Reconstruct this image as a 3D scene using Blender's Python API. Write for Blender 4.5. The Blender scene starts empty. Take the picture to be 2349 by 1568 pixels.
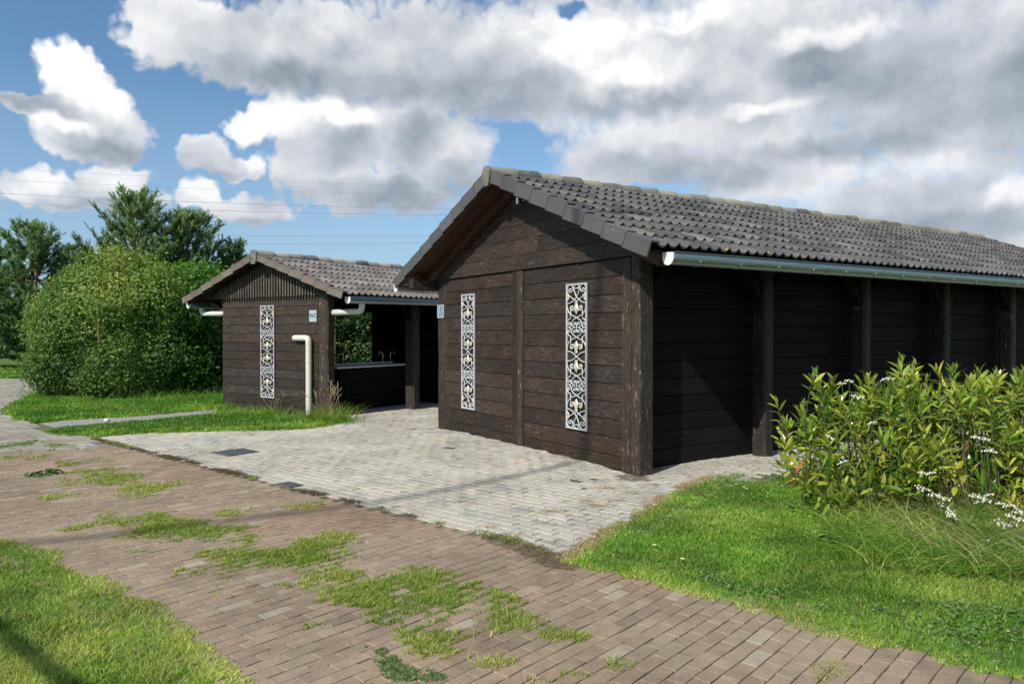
# Two tarred-timber camp-site wash houses on a paved yard under a cumulus sky.
CLOUD_GAIN = 0.80
SKY_TINT = (.74, .92, 1.0)
import bpy, math, random
import numpy as np
from mathutils import Vector, Matrix
from math import sin, cos, pi, radians, atan, atan2, sqrt

rng = np.random.default_rng(11)
random.seed(5)
scene = bpy.context.scene
COL = scene.collection

# ------------------------------------------------------------------ camera
# focal length, pitch and eye height were worked out from the vanishing points of the two buildings
FPX, EYE = 1707.0, 1.6
PITCH = atan(24 / FPX)
def ray(x, y):
    dx = (x - 1174.5) / FPX; dz = -(y - 784) / FPX
    return np.array([dx, cos(PITCH) + dz * sin(PITCH), -sin(PITCH) + dz * cos(PITCH)])
def gnd(x, y, z=0.0):
    r = ray(x, y); t = (z - EYE) / r[2]
    return np.array([r[0] * t, r[1] * t])
def at_depth(x, y, d):
    r = ray(x, y); return r * (d / r[1]) + np.array([0, 0, EYE])
cam_d = bpy.data.cameras.new("camera"); cam = bpy.data.objects.new("camera", cam_d)
COL.objects.link(cam); scene.camera = cam
cam.location = (0, 0, EYE); cam.rotation_euler = (pi / 2 - PITCH, 0, 0)
cam_d.sensor_width = 36; cam_d.lens = 36 * FPX / 2349
cam_d.clip_start = 0.05; cam_d.clip_end = 3000

# ------------------------------------------------------------------ object helpers
def link(o, parent=None):
    COL.objects.link(o)
    if parent is not None: o.parent = parent
    return o
def tag(o, label=None, cat=None, group=None, kind=None):
    if label: o["label"] = label
    if cat: o["category"] = cat
    if group: o["group"] = group
    if kind: o["kind"] = kind
    return o
def empty(name, loc=(0, 0, 0), rz=0.0):
    o = bpy.data.objects.new(name, None); o.empty_display_size = 0.2
    COL.objects.link(o); o.location = loc; o.rotation_euler = (0, 0, rz)
    return o
def copy_tree(o, parent=None):
    c = o.copy(); COL.objects.link(c)
    if parent is not None: c.parent = parent
    for ch in list(o.children): copy_tree(ch, c)
    return c

class MB:
    """collects geometry; build() links it as one mesh object"""
    def __init__(s):
        s.v = []; s.w = []; s.c = []; s.f = {}; s.n = 0
    def add(s, v, f, col=(.5, .5, .5), wc=None):
        v = np.asarray(v, float).reshape(-1, 3); n = len(v)
        s.v.append(v); s.w.append(v.copy() if wc is None else np.asarray(wc, float).reshape(-1, 3))
        c = np.asarray(col, float)
        s.c.append(np.broadcast_to(c, (n, 3)) if c.ndim == 1 else c)
        if isinstance(f, np.ndarray):
            s.f.setdefault(f.shape[1], []).append(f + s.n)
        else:
            for q in f: s.f.setdefault(len(q), []).append(np.array([q]) + s.n)
        s.n += n
    def cbox(s, lo, hi, bev=.004, grain=0, M=None, jit=0.0):
        """chamfered box with its own wood-grain coordinates"""
        lo = np.array(lo, float); hi = np.array(hi, float); c = (lo + hi) / 2; h = (hi - lo) / 2
        b = min(bev, h.min() * .45)
        vs = []; idx = {}
        for sx in (-1, 1):
            for sy in (-1, 1):
                for sz in (-1, 1):
                    S = np.array([sx, sy, sz])
                    for k in range(3):
                        p = h - b; p[k] = h[k]
                        idx[(sx, sy, sz, k)] = len(vs); vs.append(c + S * p)
        fs = []
        for k in range(3):
            a, b2 = [(1, 2), (2, 0), (0, 1)][k]
            for sg in (-1, 1):
                q = []
                for (sa, sb) in ((-1, -1), (1, -1), (1, 1), (-1, 1)):
                    t = [0, 0, 0]; t[k] = sg; t[a] = sa; t[b2] = sb; q.append(idx[(*t, k)])
                fs.append(q if sg > 0 else q[::-1])
        for k in range(3):
            a, b2 = [(1, 2), (2, 0), (0, 1)][k]
            for sa in (-1, 1):
                for sb in (-1, 1):
                    t0 = [0, 0, 0]; t0[a] = sa; t0[b2] = sb; t1 = list(t0); t0[k] = -1; t1[k] = 1
                    q = [idx[(*t0, a)], idx[(*t1, a)], idx[(*t1, b2)], idx[(*t0, b2)]]
                    fs.append(q if sa * sb < 0 else q[::-1])
        for sx in (-1, 1):
            for sy in (-1, 1):
                for sz in (-1, 1):
                    q = [idx[(sx, sy, sz, k)] for k in range(3)]
                    fs.append(q if sx * sy * sz > 0 else q[::-1])
        vs = np.array(vs)
        o = [x for x in range(3) if x != grain]
        r = rng.random(3)
        wc = np.stack([vs[:, grain] + r[0] * 40, vs[:, o[0]] + r[1] * 7, vs[:, o[1]] + r[2] * 7], 1)
        if jit: vs = vs + rng.normal(0, jit, vs.shape)
        if M is not None:
            R = np.array(M)[:3, :3]; T = np.array(M)[:3, 3]; vs = vs @ R.T + T
        s.add(vs, fs, (rng.random(), rng.random(), rng.random()), wc)
    def beam(s, p0, p1, w, h, bev=.006, up=(0, 0, 1)):
        p0 = Vector(p0); p1 = Vector(p1); d = p1 - p0; L = d.length; x = d.normalized()
        y = Vector(up).cross(x).normalized(); z = x.cross(y)
        M = Matrix(((x.x, y.x, z.x, p0.x), (x.y, y.y, z.y, p0.y), (x.z, y.z, z.z, p0.z), (0, 0, 0, 1)))
        s.cbox((0, -w / 2, -h / 2), (L, w / 2, h / 2), bev, 0, M)
    def tube(s, pts, r, n=8, col=(.5, .5, .5), cap=True, flat=None):
        pts = np.asarray(pts, float); m = len(pts)
        r = np.broadcast_to(np.asarray(r, float), (m,))
        T = np.gradient(pts, axis=0); T /= np.linalg.norm(T, axis=1)[:, None] + 1e-9
        ref = np.array([0, 0, 1.]) if abs(T[:, 2]).mean() < .85 else np.array([1., 0, 0])
        if abs(T[0] @ ref) > .9: ref = np.array([.6, .8, 0]) if abs(T[0][2]) > .6 else np.array([0, 0, 1.])
        if flat is not None: ref = np.asarray(flat, float)
        V = []
        Bp = None
        for i in range(m):
            if Bp is None:
                B = np.cross(T[i], ref); B /= np.linalg.norm(B) + 1e-9
            else:
                B = Bp - T[i] * np.dot(Bp, T[i])
                if flat is not None: B = np.cross(T[i], ref)
                B /= np.linalg.norm(B) + 1e-9
            Bp = B; N = np.cross(B, T[i])
            a = np.arange(n) * 2 * pi / n
            V.append(pts[i] + r[i] * (np.cos(a)[:, None] * B + np.sin(a)[:, None] * N))
        V = np.concatenate(V)
        F = []
        for i in range(m - 1):
            j = np.arange(n); k = (j + 1) % n
            F.append(np.stack([i * n + j, i * n + k, (i + 1) * n + k, (i + 1) * n + j], 1))
        s.add(V, np.concatenate(F), col)
        if cap:
            s.f.setdefault(n, []).append(np.array([list(range(n))[::-1]]) + s.n - len(V))
            s.f.setdefault(n, []).append(np.array([list(range(n))]) + s.n - n)
    def lathe(s, prof, n=24, M=None, col=(.5, .5, .5)):
        V = []
        for (r, z) in prof:
            a = np.arange(n) * 2 * pi / n
            V.append(np.stack([r * np.cos(a), r * np.sin(a), np.full(n, z)], 1))
        V = np.concatenate(V)
        if M is not None: V = V @ np.array(M)[:3, :3].T + np.array(M)[:3, 3]
        F = []
        for i in range(len(prof) - 1):
            j = np.arange(n); k = (j + 1) % n
            F.append(np.stack([i * n + j, i * n + k, (i + 1) * n + k, (i + 1) * n + j], 1))
        s.add(V, np.concatenate(F), col)
    def prism(s, poly, y0, y1, M=None, col=(.5, .5, .5)):
        """polygon (x,z) extruded along y"""
        p = np.asarray(poly, float); n = len(p)
        V = np.concatenate([np.stack([p[:, 0], np.full(n, y0), p[:, 1]], 1), np.stack([p[:, 0], np.full(n, y1), p[:, 1]], 1)])
        F = [list(range(n)), [n + i for i in range(n)][::-1]]
        for i in range(n): j = (i + 1) % n; F.append([i, n + i, n + j, j])
        if M is not None: V = V @ np.array(M)[:3, :3].T + np.array(M)[:3, 3]
        s.add(V, F, col)
    def build(s, name, mat, parent=None, smooth=False):
        me = bpy.data.meshes.new(name)
        V = np.concatenate(s.v); W = np.concatenate(s.w); Cc = np.concatenate(s.c)
        sizes = []; idx = []
        for k, L in s.f.items():
            A = np.concatenate(L); sizes.append(np.full(len(A), k)); idx.append(A.ravel())
        sizes = np.concatenate(sizes); idx = np.concatenate(idx)
        me.vertices.add(len(V)); me.vertices.foreach_set("co", V.astype(np.float32).ravel())
        me.loops.add(len(idx)); me.loops.foreach_set("vertex_index", idx.astype(np.int32))
        me.polygons.add(len(sizes))
        st = np.zeros(len(sizes), np.int32); st[1:] = np.cumsum(sizes)[:-1]
        me.polygons.foreach_set("loop_start", st)
        me.polygons.foreach_set("use_smooth", np.full(len(sizes), bool(smooth)))
        a = me.attributes.new("wc", 'FLOAT_VECTOR', 'POINT'); a.data.foreach_set("vector", W.astype(np.float32).ravel())
        a = me.attributes.new("tint", 'FLOAT_VECTOR', 'POINT'); a.data.foreach_set("vector", Cc.astype(np.float32).ravel())
        me.update(calc_edges=True); me.validate()
        me.materials.append(mat)
        o = bpy.data.objects.new(name, me)
        return link(o, parent)

def vnoise(x, y, seed=0):
    """smooth 2-D value noise 0..1"""
    x = np.asarray(x, float); y = np.asarray(y, float)
    xi = np.floor(x).astype(np.int64); yi = np.floor(y).astype(np.int64); fx = x - xi; fy = y - yi
    fx = fx * fx * (3 - 2 * fx); fy = fy * fy * (3 - 2 * fy)
    def h(a, b):
        n = (a * 374761393 + b * 668265263 + seed * 1442695041) & 0x7fffffff
        n = ((n ^ (n >> 13)) * 1274126177) & 0x7fffffff
        return ((n ^ (n >> 16)) & 0xffff) / 65535.0
    return (h(xi, yi) * (1 - fx) + h(xi + 1, yi) * fx) * (1 - fy) + (h(xi, yi + 1) * (1 - fx) + h(xi + 1, yi + 1) * fx) * fy
def fbm(x, y, seed=0, o=4):
    t = 0; a = .5
    for k in range(o): t = t + a * vnoise(x * 2 ** k, y * 2 ** k, seed + k); a *= .5
    return t / (1 - .5 ** o)
def inside(P, poly):
    poly = np.asarray(poly); x, y = P[:, 0], P[:, 1]; r = np.zeros(len(P), bool); j = len(poly) - 1
    for i in range(len(poly)):
        xi, yi = poly[i]; xj, yj = poly[j]
        c = ((yi > y) != (yj > y)) & (x < (xj - xi) * (y - yi) / (yj - yi + 1e-12) + xi)
        r ^= c; j = i
    return r
def edge_dist(P, poly, closed=True):
    poly = np.asarray(poly); d = np.full(len(P), 1e9); n = len(poly)
    for i in range(n if closed else n - 1):
        a = poly[i]; b = poly[(i + 1) % n]; ab = b - a
        t = np.clip(((P - a) @ ab) / (ab @ ab + 1e-12), 0, 1)
        d = np.minimum(d, np.linalg.norm(P - a - t[:, None] * ab, axis=1))
    return d

# ------------------------------------------------------------------ material helpers
class NT:
    def __init__(s, tree): s.t = tree; tree.nodes.clear()
    def new(s, typ, **kw):
        n = s.t.nodes.new(typ)
        for k, v in kw.items(): setattr(n, k, v)
        return n
    def set(s, sock, v):
        if isinstance(v, bpy.types.NodeSocket): s.t.links.new(v, sock)
        elif v is not None:
            if hasattr(sock.default_value, '__len__') and not hasattr(v, '__len__'): v = [v] * len(sock.default_value)
            if hasattr(sock.default_value, '__len__') and len(sock.default_value) == 4 and len(v) == 3: v = (*v, 1)
            sock.default_value = v
    def math(s, op, a, b=None, c=None, clamp=False):
        n = s.new('ShaderNodeMath', operation=op, use_clamp=clamp)
        for i, v in enumerate((a, b, c)):
            if v is not None: s.set(n.inputs[i], v)
        return n.outputs[0]
    def vmath(s, op, a, b=None, c=None, out=0):
        n = s.new('ShaderNodeVectorMath', operation=op)
        for i, v in enumerate((a, b, c)):
            if v is not None:
                if op == 'SCALE' and i == 1: s.set(n.inputs['Scale'], v)
                else: s.set(n.inputs[i], v)
        return n.outputs[out]
    def mix(s, fac, a, b, mode='MIX'):
        n = s.new('ShaderNodeMix', data_type='RGBA', blend_type=mode, clamp_factor=True)
        s.set(n.inputs[0], fac); s.set(n.inputs[6], a); s.set(n.inputs[7], b)
        return n.outputs[2]
    def ramp(s, fac, stops, interp='LINEAR'):
        n = s.new('ShaderNodeValToRGB'); e = n.color_ramp.elements; n.color_ramp.interpolation = interp
        while len(e) < len(stops): e.new(.5)
        for i, (p, c) in enumerate(stops):
            e[i].position = p; e[i].color = (*c, 1) if hasattr(c, '__len__') else (c, c, c, 1)
        s.set(n.inputs[0], fac); return n.outputs[0]
    def rng(s, v, a, b, c=0., d=1., smooth=False):
        n = s.new('ShaderNodeMapRange', clamp=True, interpolation_type='SMOOTHSTEP' if smooth else 'LINEAR')
        for i, x in enumerate((v, a, b, c, d)): s.set(n.inputs[i], x)
        return n.outputs[0]
    def noise(s, vec, scale=5, detail=4, rough=.55, dist=0., out=0, lac=2.0, dim='3D'):
        n = s.new('ShaderNodeTexNoise', noise_dimensions=dim)
        if vec is not None: s.set(n.inputs['Vector'], vec)
        for k, v in (('Scale', scale), ('Detail', detail), ('Roughness', rough), ('Distortion', dist), ('Lacunarity', lac)): s.set(n.inputs[k], v)
        return n.outputs[out]
    def voro(s, vec, scale=5, feature='F1', out='Distance', rand=1., detail=0., dim='3D'):
        n = s.new('ShaderNodeTexVoronoi', feature=feature, voronoi_dimensions=dim)
        s.set(n.inputs['Vector'], vec); s.set(n.inputs['Scale'], scale); s.set(n.inputs['Randomness'], rand)
        if 'Detail' in n.inputs: s.set(n.inputs['Detail'], detail)
        return n.outputs[out]
    def attr(s, name, out='Vector'):
        n = s.new('ShaderNodeAttribute', attribute_name=name); return n.outputs[out]
    def sep(s, v):
        n = s.new('ShaderNodeSeparateXYZ'); s.set(n.inputs[0], v); return n.outputs
    def comb(s, x, y, z):
        n = s.new('ShaderNodeCombineXYZ')
        for i, v in enumerate((x, y, z)): s.set(n.inputs[i], v)
        return n.outputs[0]
    def bump(s, h, strength=.3, dist=.01, normal=None):
        n = s.new('ShaderNodeBump'); s.set(n.inputs['Height'], h); s.set(n.inputs['Strength'], strength); s.set(n.inputs['Distance'], dist)
        if normal is not None: s.set(n.inputs['Normal'], normal)
        return n.outputs[0]
    def pos(s): return s.new('ShaderNodeTexCoord').outputs['Object']
    def principled(s, col, rough=.6, metal=0., normal=None, spec=.5, extra=None):
        p = s.new('ShaderNodeBsdfPrincipled')
        s.set(p.inputs['Base Color'], col); s.set(p.inputs['Roughness'], rough); s.set(p.inputs['Metallic'], metal)
        s.set(p.inputs['Specular IOR Level'], spec)
        if normal is not None: s.set(p.inputs['Normal'], normal)
        for k, v in (extra or {}).items(): s.set(p.inputs[k], v)
        return p.outputs[0]
    def out(s, sh):
        o = s.new('ShaderNodeOutputMaterial'); s.t.links.new(sh, o.inputs[0])
def material(name):
    m = bpy.data.materials.new(name); m.use_nodes = True
    return m, NT(m.node_tree)
# ------------------------------------------------------------------ materials
def mat_wood(name, dark, mid, light, bump=.5, rough=.62, knot=True, worn=0.5, scale=1.0, spec=.30):
    m, n = material(name)
    v = n.attr('wc'); t = n.attr('tint'); tx, ty, tz = n.sep(t)
    vs = n.vmath('MULTIPLY', v, (1.1 * scale, 9 * scale, 9 * scale))
    warp = n.noise(vs, 1.3, 3, .5, out=1)
    vw = n.vmath('MULTIPLY_ADD', n.vmath('SUBTRACT', warp, (.5, .5, .5)), (.5, 2.6, 2.6), vs)
    grain = n.noise(n.vmath('MULTIPLY', vw, (1.2, 5, 5)), 1.6, 6, .62)
    fine = n.noise(n.vmath('MULTIPLY', v, (6, 120, 120)), 1.0, 3, .6)
    g = n.math('ADD', n.math('MULTIPLY', grain, .7), n.math('MULTIPLY', fine, .3))
    col = n.ramp(g, [(.36, dark), (.52, mid), (.70, light)])
    if knot:
        kd = n.voro(n.vmath('MULTIPLY', v, (2.3, 7, 7)), 1.0)
        kk = n.rng(n.math('ADD', kd, n.math('MULTIPLY', n.math('SUBTRACT', grain, .5), .25)), .05, .17, 1, 0, smooth=True)
        col = n.mix(n.math('MULTIPLY', kk, .7), col, tuple(c * .55 for c in dark))
        ring = n.rng(n.math('ABSOLUTE', n.math('SUBTRACT', kd, .22)), .0, .03, 1, 0)
        col = n.mix(n.math('MULTIPLY', ring, .75), col, light)
    # worn pale fibres and chips
    ch = n.noise(n.vmath('MULTIPLY', v, (9, 26, 26)), 1.0, 4, .65, dist=.6)
    chip = n.rng(ch, .60, .70, 0, worn)
    col = n.mix(chip, col, tuple(min(1, c * 2.6 + .012) for c in light))
    blot = n.noise(n.vmath('MULTIPLY', v, (1.5, 2.5, 2.5)), 1.0, 2, .5)
    val = n.math('ADD', n.math('MULTIPLY_ADD', tx, .62, .68), n.math('MULTIPLY', n.math('SUBTRACT', blot, .5), 1.0))
    hsv = n.new('ShaderNodeHueSaturation'); n.set(hsv.inputs['Color'], col); n.set(hsv.inputs['Value'], val)
    n.set(hsv.inputs['Saturation'], n.math('MULTIPLY_ADD', ty, .35, .8))
    nb = n.bump(g, bump, .006); nb = n.bump(ch, bump * .6, .008, nb)
    n.out(n.principled(hsv.outputs[0], n.rng(g, .3, .8, rough - .12, rough + .12), 0, nb, spec))
    return m
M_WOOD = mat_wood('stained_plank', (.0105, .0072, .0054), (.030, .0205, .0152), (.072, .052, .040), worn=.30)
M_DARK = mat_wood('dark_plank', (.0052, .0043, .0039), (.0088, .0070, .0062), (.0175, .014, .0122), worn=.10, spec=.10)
M_POST = mat_wood('rough_timber', (.0135, .0100, .0078), (.030, .0215, .0165), (.078, .058, .045), bump=.9, worn=.9, knot=False, scale=1.3)
M_SOFF = mat_wood('soffit_board', (.030, .014, .009), (.058, .026, .015), (.09, .044, .027), worn=.15)  # red-brown, lightened to stand for light bounced under the overhang
M_SLAT = mat_wood('grey_slat', (.045, .036, .029), (.085, .069, .056), (.150, .125, .105), worn=.5)

def mat_tile(name, base, lich, yel=.0, amount=.5, txw=.20):
    m, n = material(name)
    v = n.attr('wc'); tx, ty, tz = n.sep(n.attr('tint'))
    fine = n.noise(v, 42, 4, .7); big = n.noise(v, 2.6, 3, .6); sp = n.noise(v, 130, 2, .6)
    f = n.math('ADD', n.math('ADD', n.math('MULTIPLY', fine, .6), n.math('MULTIPLY', big, .45)), n.math('MULTIPLY', tx, txw))
    k = n.rng(f, .50, .80, 0, amount)
    col = n.mix(k, base, lich)
    col = n.mix(n.rng(sp, .62, .75, 0, .6), col, tuple(c * 1.5 for c in lich))
    if yel:
        yv = n.voro(v, 7.0); yn = n.noise(v, 1.9, 2, .5)
        yk = n.math('MULTIPLY', n.rng(n.math('MULTIPLY_ADD', n.math('SUBTRACT', fine, .5), .35, yv), .10, .17, 1, 0), n.rng(yn, .60 - yel, .66 - yel, 0, 1))
        col = n.mix(yk, col, (.36, .22, .035))
    wv_ = n.voro(v, 9.0); ws = n.rng(wv_, .05, .075, 1, 0)
    col = n.mix(n.math('MULTIPLY', ws, n.rng(big, .45, .6, 0, .8)), col, (.42, .42, .38))
    hsv = n.new('ShaderNodeHueSaturation'); n.set(hsv.inputs['Color'], col); n.set(hsv.inputs['Value'], n.math('MULTIPLY_ADD', ty, .40, .80))
    nb = n.bump(fine, .5, .006)
    n.out(n.principled(hsv.outputs[0], n.rng(k, 0, .5, .55, .85), 0, nb, .4))
    return m
M_TILE = mat_tile('grey_roof_tile', (.044, .044, .046), (.155, .150, .135), yel=.02, amount=.8)
M_TILE_B = mat_tile('brown_roof_tile', (.082, .073, .066), (.215, .20, .175), yel=-.05, amount=.8)
M_VERGE = mat_tile('smooth_verge_tile', (.066, .066, .069), (.16, .155, .14), yel=-.03, amount=.28)
M_VERGE_B = mat_tile('brown_verge_tile', (.10, .082, .070), (.20, .175, .145), yel=-.1, amount=.5)
M_RIDGE = mat_tile('mossy_ridge_tile', (.060, .058, .052), (.26, .25, .19), yel=.10, amount=1., txw=.5)
M_RIDGE_B = mat_tile('lichened_ridge_tile', (.055, .050, .044), (.42, .41, .36), yel=.02, amount=.9, txw=.45)

def mat_simple(name, col, rough=.5, metal=0., noise=.12, spec=.5, nscale=30, bump=.1):
    m, n = material(name)
    f = n.noise(n.pos(), nscale, 4, .6); f2 = n.noise(n.pos(), nscale * .12, 3, .6)
    c = n.mix(n.math('ADD', n.math('MULTIPLY', f, .5), n.math('MULTIPLY', f2, .5)), tuple(x * (1 - noise * 2) for x in col), tuple(min(1, x * (1 + noise * 2)) for x in col))
    n.out(n.principled(c, n.rng(f2, .3, .7, rough * .8, min(1, rough * 1.2)), metal, n.bump(f, bump, .003), spec))
    return m
M_ZINC = mat_simple('zinc_gutter', (.36, .42, .47), .36, .85, .07, nscale=14, bump=.03)
M_ZEND = mat_simple('bright_gutter_end', (.70, .73, .75), .5, .2, .04)
M_PVC = mat_simple('weathered_pipe', (.56, .53, .45), .45, 0, .07, nscale=9, bump=.04)
M_PVCG = mat_simple('grey_pipe', (.56, .56, .53), .45, 0, .06, nscale=9, bump=.04)
M_CAST = mat_simple('painted_cast_iron', (.44, .45, .465), .42, .15, .10, nscale=60, bump=.15)
M_GOLD = mat_simple('faded_gilding', (.50, .475, .40), .40, .25, .14, nscale=60, bump=.2)
M_PLATE = mat_simple('grey_sign_plate', (.32, .40, .45), .35, .1, .03)
M_PLATE_D = mat_simple('blue_sign_plate', (.25, .33, .38), .35, .1, .03)
M_PLATE_E = mat_simple('pale_sign_border', (.50, .58, .62), .35, .1, .03)
M_INK = mat_simple('dark_lettering', (.045, .06, .075), .4, 0, .03)
M_SCREW = mat_simple('bright_screw', (.8, .8, .8), .3, .6, .03)
M_STEEL = mat_simple('brushed_steel', (.62, .64, .66), .28, 1., .05)
M_CHROME = mat_simple('chrome', (.8, .8, .82), .08, 1., .01)
M_WTOP = mat_simple('worktop_edge', (.74, .74, .71), .4, .0, .05)
M_SLAB = mat_simple('concrete_slab', (.27, .26, .24), .85, 0, .12, nscale=18, bump=.3)
M_COVER = mat_simple('dark_drain_cover', (.075, .078, .082), .6, .1, .14, nscale=40, bump=.4)
M_WIRE = mat_simple('aluminium_wire', (.34, .38, .44), .5, .3, .05)

def mat_paver(name, sand):
    """colour per stone comes from the tint attribute (real colour differences between the stones)"""
    m, n = material(name)
    v = n.attr('wc'); t = n.attr('tint')
    f = n.noise(v, 60, 5, .7); b = n.noise(v, 1.1, 4, .6); s = n.noise(v, 210, 2, .6); mid = n.noise(v, 9, 4, .6)
    k = n.math('ADD', n.math('MULTIPLY', f, .5), n.math('ADD', n.math('MULTIPLY', b, .75), n.math('MULTIPLY', mid, .55)))
    col = n.mix(1., t, n.ramp(k, [(.62, .60), (.88, .97), (1.16, 1.17)]), 'MULTIPLY')
    col = n.mix(n.rng(s, .66, .76, 0, .5), col, n.vmath('SCALE', t, 1.7))
    col = n.mix(n.rng(s, .34, .24, 0, .45), col, n.vmath('SCALE', t, .4))
    col = n.mix(n.rng(n.math('ADD', n.math('MULTIPLY', b, .6), n.math('MULTIPLY', mid, .5)), .56, .78, 0, .5), col, sand)
    nb = n.bump(f, .7, .007); nb = n.bump(s, .45, .003, nb)
    n.out(n.principled(col, .86, 0, nb, .25))
    return m
M_BROWN = mat_paver('brown_paver', (.245, .200, .148))
M_LIGHT = mat_paver('pale_paver', (.40, .375, .32))
M_GREYP = mat_paver('grey_paver', (.30, .28, .23))

def mat_leaf(name, a, b, c, trans=.25, rough=.45, spec=.4):
    """a..c: leaf colours, chosen leaf by leaf"""
    m, n = material(name)
    tx, ty, tz = n.sep(n.attr('tint'))
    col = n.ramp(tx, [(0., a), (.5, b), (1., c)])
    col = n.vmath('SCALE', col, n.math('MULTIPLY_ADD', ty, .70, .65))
    p = n.principled(col, rough, 0, None, spec)
    tr = n.new('ShaderNodeBsdfTranslucent'); n.set(tr.inputs[0], n.vmath('MULTIPLY', col, (1.25, 1.5, .55)))
    mx = n.new('ShaderNodeMixShader'); mx.inputs[0].default_value = trans
    n.t.links.new(p, mx.inputs[1]); n.t.links.new(tr.outputs[0], mx.inputs[2]); n.out(mx.outputs[0])
    return m
M_GRASS = mat_leaf('lawn_grass', (.062, .165, .016), (.15, .30, .030), (.40, .42, .11), .34, .5, .3)
M_GRASSY = mat_leaf('yellowish_grass', (.105, .20, .025), (.21, .30, .042), (.44, .42, .13), .34, .5, .3)
M_STRAW = mat_leaf('dry_grass', (.20, .15, .07), (.36, .28, .15), (.58, .47, .29), .2, .6, .3)
M_MOSS = mat_leaf('dead_moss', (.075, .058, .038), (.14, .11, .070), (.24, .19, .11), .1, .7, .2)
M_WEED = mat_leaf('low_weed', (.035, .09, .012), (.06, .15, .018), (.12, .22, .03), .25, .5, .3)
M_HORN = mat_leaf('small_hedge_leaf', (.050, .110, .024), (.125, .215, .042), (.33, .36, .08), .34, .48, .32)
M_HAZEL = mat_leaf('broad_hazel_leaf', (.045, .13, .014), (.085, .21, .024), (.22, .33, .045), .36, .42, .4)
M_HAZELD = mat_leaf('shaded_shrub_leaf', (.018, .050, .010), (.036, .088, .014), (.12, .20, .03), .22, .45, .4)  # darker copy of the hazel leaf, shade mixed into its colour
M_PINE = mat_leaf('pine_needle', (.075, .145, .050), (.135, .225, .080), (.26, .32, .12), .26, .5, .4)
M_LAUREL = mat_leaf('glossy_laurel_leaf', (.085, .170, .018), (.215, .295, .036), (.46, .43, .07), .30, .21, .6)
M_RED = mat_leaf('red_leaf', (.30, .06, .02), (.36, .08, .03), (.40, .10, .03), .2, .4, .4)
M_PETAL = mat_simple('white_petal', (.70, .68, .57), .6, 0, .04)
M_YEL = mat_simple('yellow_flower_centre', (.75, .50, .05), .6)
M_STEM = mat_leaf('plant_stem', (.04, .05, .02), (.07, .075, .03), (.11, .10, .05), .05, .6, .3)
M_BARK = mat_simple('pine_bark', (.16, .105, .07), .9, 0, .3, nscale=25, bump=.6)

def mat_ground():
    m, n = material('field_ground')
    p = n.pos()
    a = n.noise(p, .35, 4, .6); b = n.noise(p, 9, 5, .65)
    k = n.math('ADD', n.math('MULTIPLY', a, .6), n.math('MULTIPLY', b, .5))
    col = n.ramp(k, [(.35, (.045, .075, .014)), (.55, (.075, .125, .02)), (.8, (.13, .16, .035))])
    n.out(n.principled(col, .9, 0, n.bump(b, .5, .02), .2)); return m
M_GROUND = mat_ground()
def mat_soil():
    m, n = material('thatch_soil')
    p = n.pos(); b = n.noise(p, 30, 5, .65); a = n.noise(p, 1.4, 3, .6)
    col = n.ramp(n.math('ADD', n.math('MULTIPLY', a, .5), n.math('MULTIPLY', b, .5)), [(.36, (.035, .052, .012)), (.55, (.055, .082, .018)), (.72, (.10, .10, .035))])
    n.out(n.principled(col, .95, 0, n.bump(b, .7, .02), .15)); return m
M_SOIL = mat_soil()
# ------------------------------------------------------------------ sun and sky
SUN_L = Vector((.3275, .4164, -.41)).normalized()
sun_d = bpy.data.lights.new("sun", 'SUN'); sun_d.energy = 4.2; sun_d.angle = radians(.53); sun_d.color = (1, .95, .87)
sun = bpy.data.objects.new("sun", sun_d); COL.objects.link(sun)
sun.rotation_euler = SUN_L.to_track_quat('-Z', 'Y').to_euler(); sun.location = (-20, -25, 30)

world = bpy.data.worlds.new("World"); scene.world = world; world.use_nodes = True
n = NT(world.node_tree)
sky = n.new('ShaderNodeTexSky', sky_type='NISHITA', sun_disc=False)
sky.sun_elevation = math.asin(-SUN_L.z); sky.sun_rotation = atan2(-SUN_L.x, -SUN_L.y) % (2 * pi)
sky.air_density = 1.0; sky.dust_density = .6; sky.ozone_density = 2.2
dirv = n.new('ShaderNodeTexCoord').outputs['Generated']
dx, dy, dz = n.sep(dirv)
az = n.math('ARCTAN2', dx, dy); el = n.math('ARCSINE', dz)
P0 = n.comb(az, el, 0.)
def azel(x, y):
    r = ray(x, y); r = r / np.linalg.norm(r); return np.array([atan2(r[0], r[1]), math.asin(r[2])])
def blobfield(P, blobs, k):
    acc = None
    for (x, y, rx, ry) in blobs:
        c = azel(x, y); ex = abs(azel(x + rx * .5, y)[0] - azel(x - rx * .5, y)[0]); ey = abs(azel(x, y + ry * .5)[1] - azel(x, y - ry * .5)[1])
        q = n.vmath('MULTIPLY_ADD', P, (1 / ex, 1 / ey, 0), (-c[0] / ex, -c[1] / ey, 0))
        l = n.vmath('LENGTH', q, out=1)
        acc = l if acc is None else n.math('SMOOTH_MIN', acc, l, k)
    return acc
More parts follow.
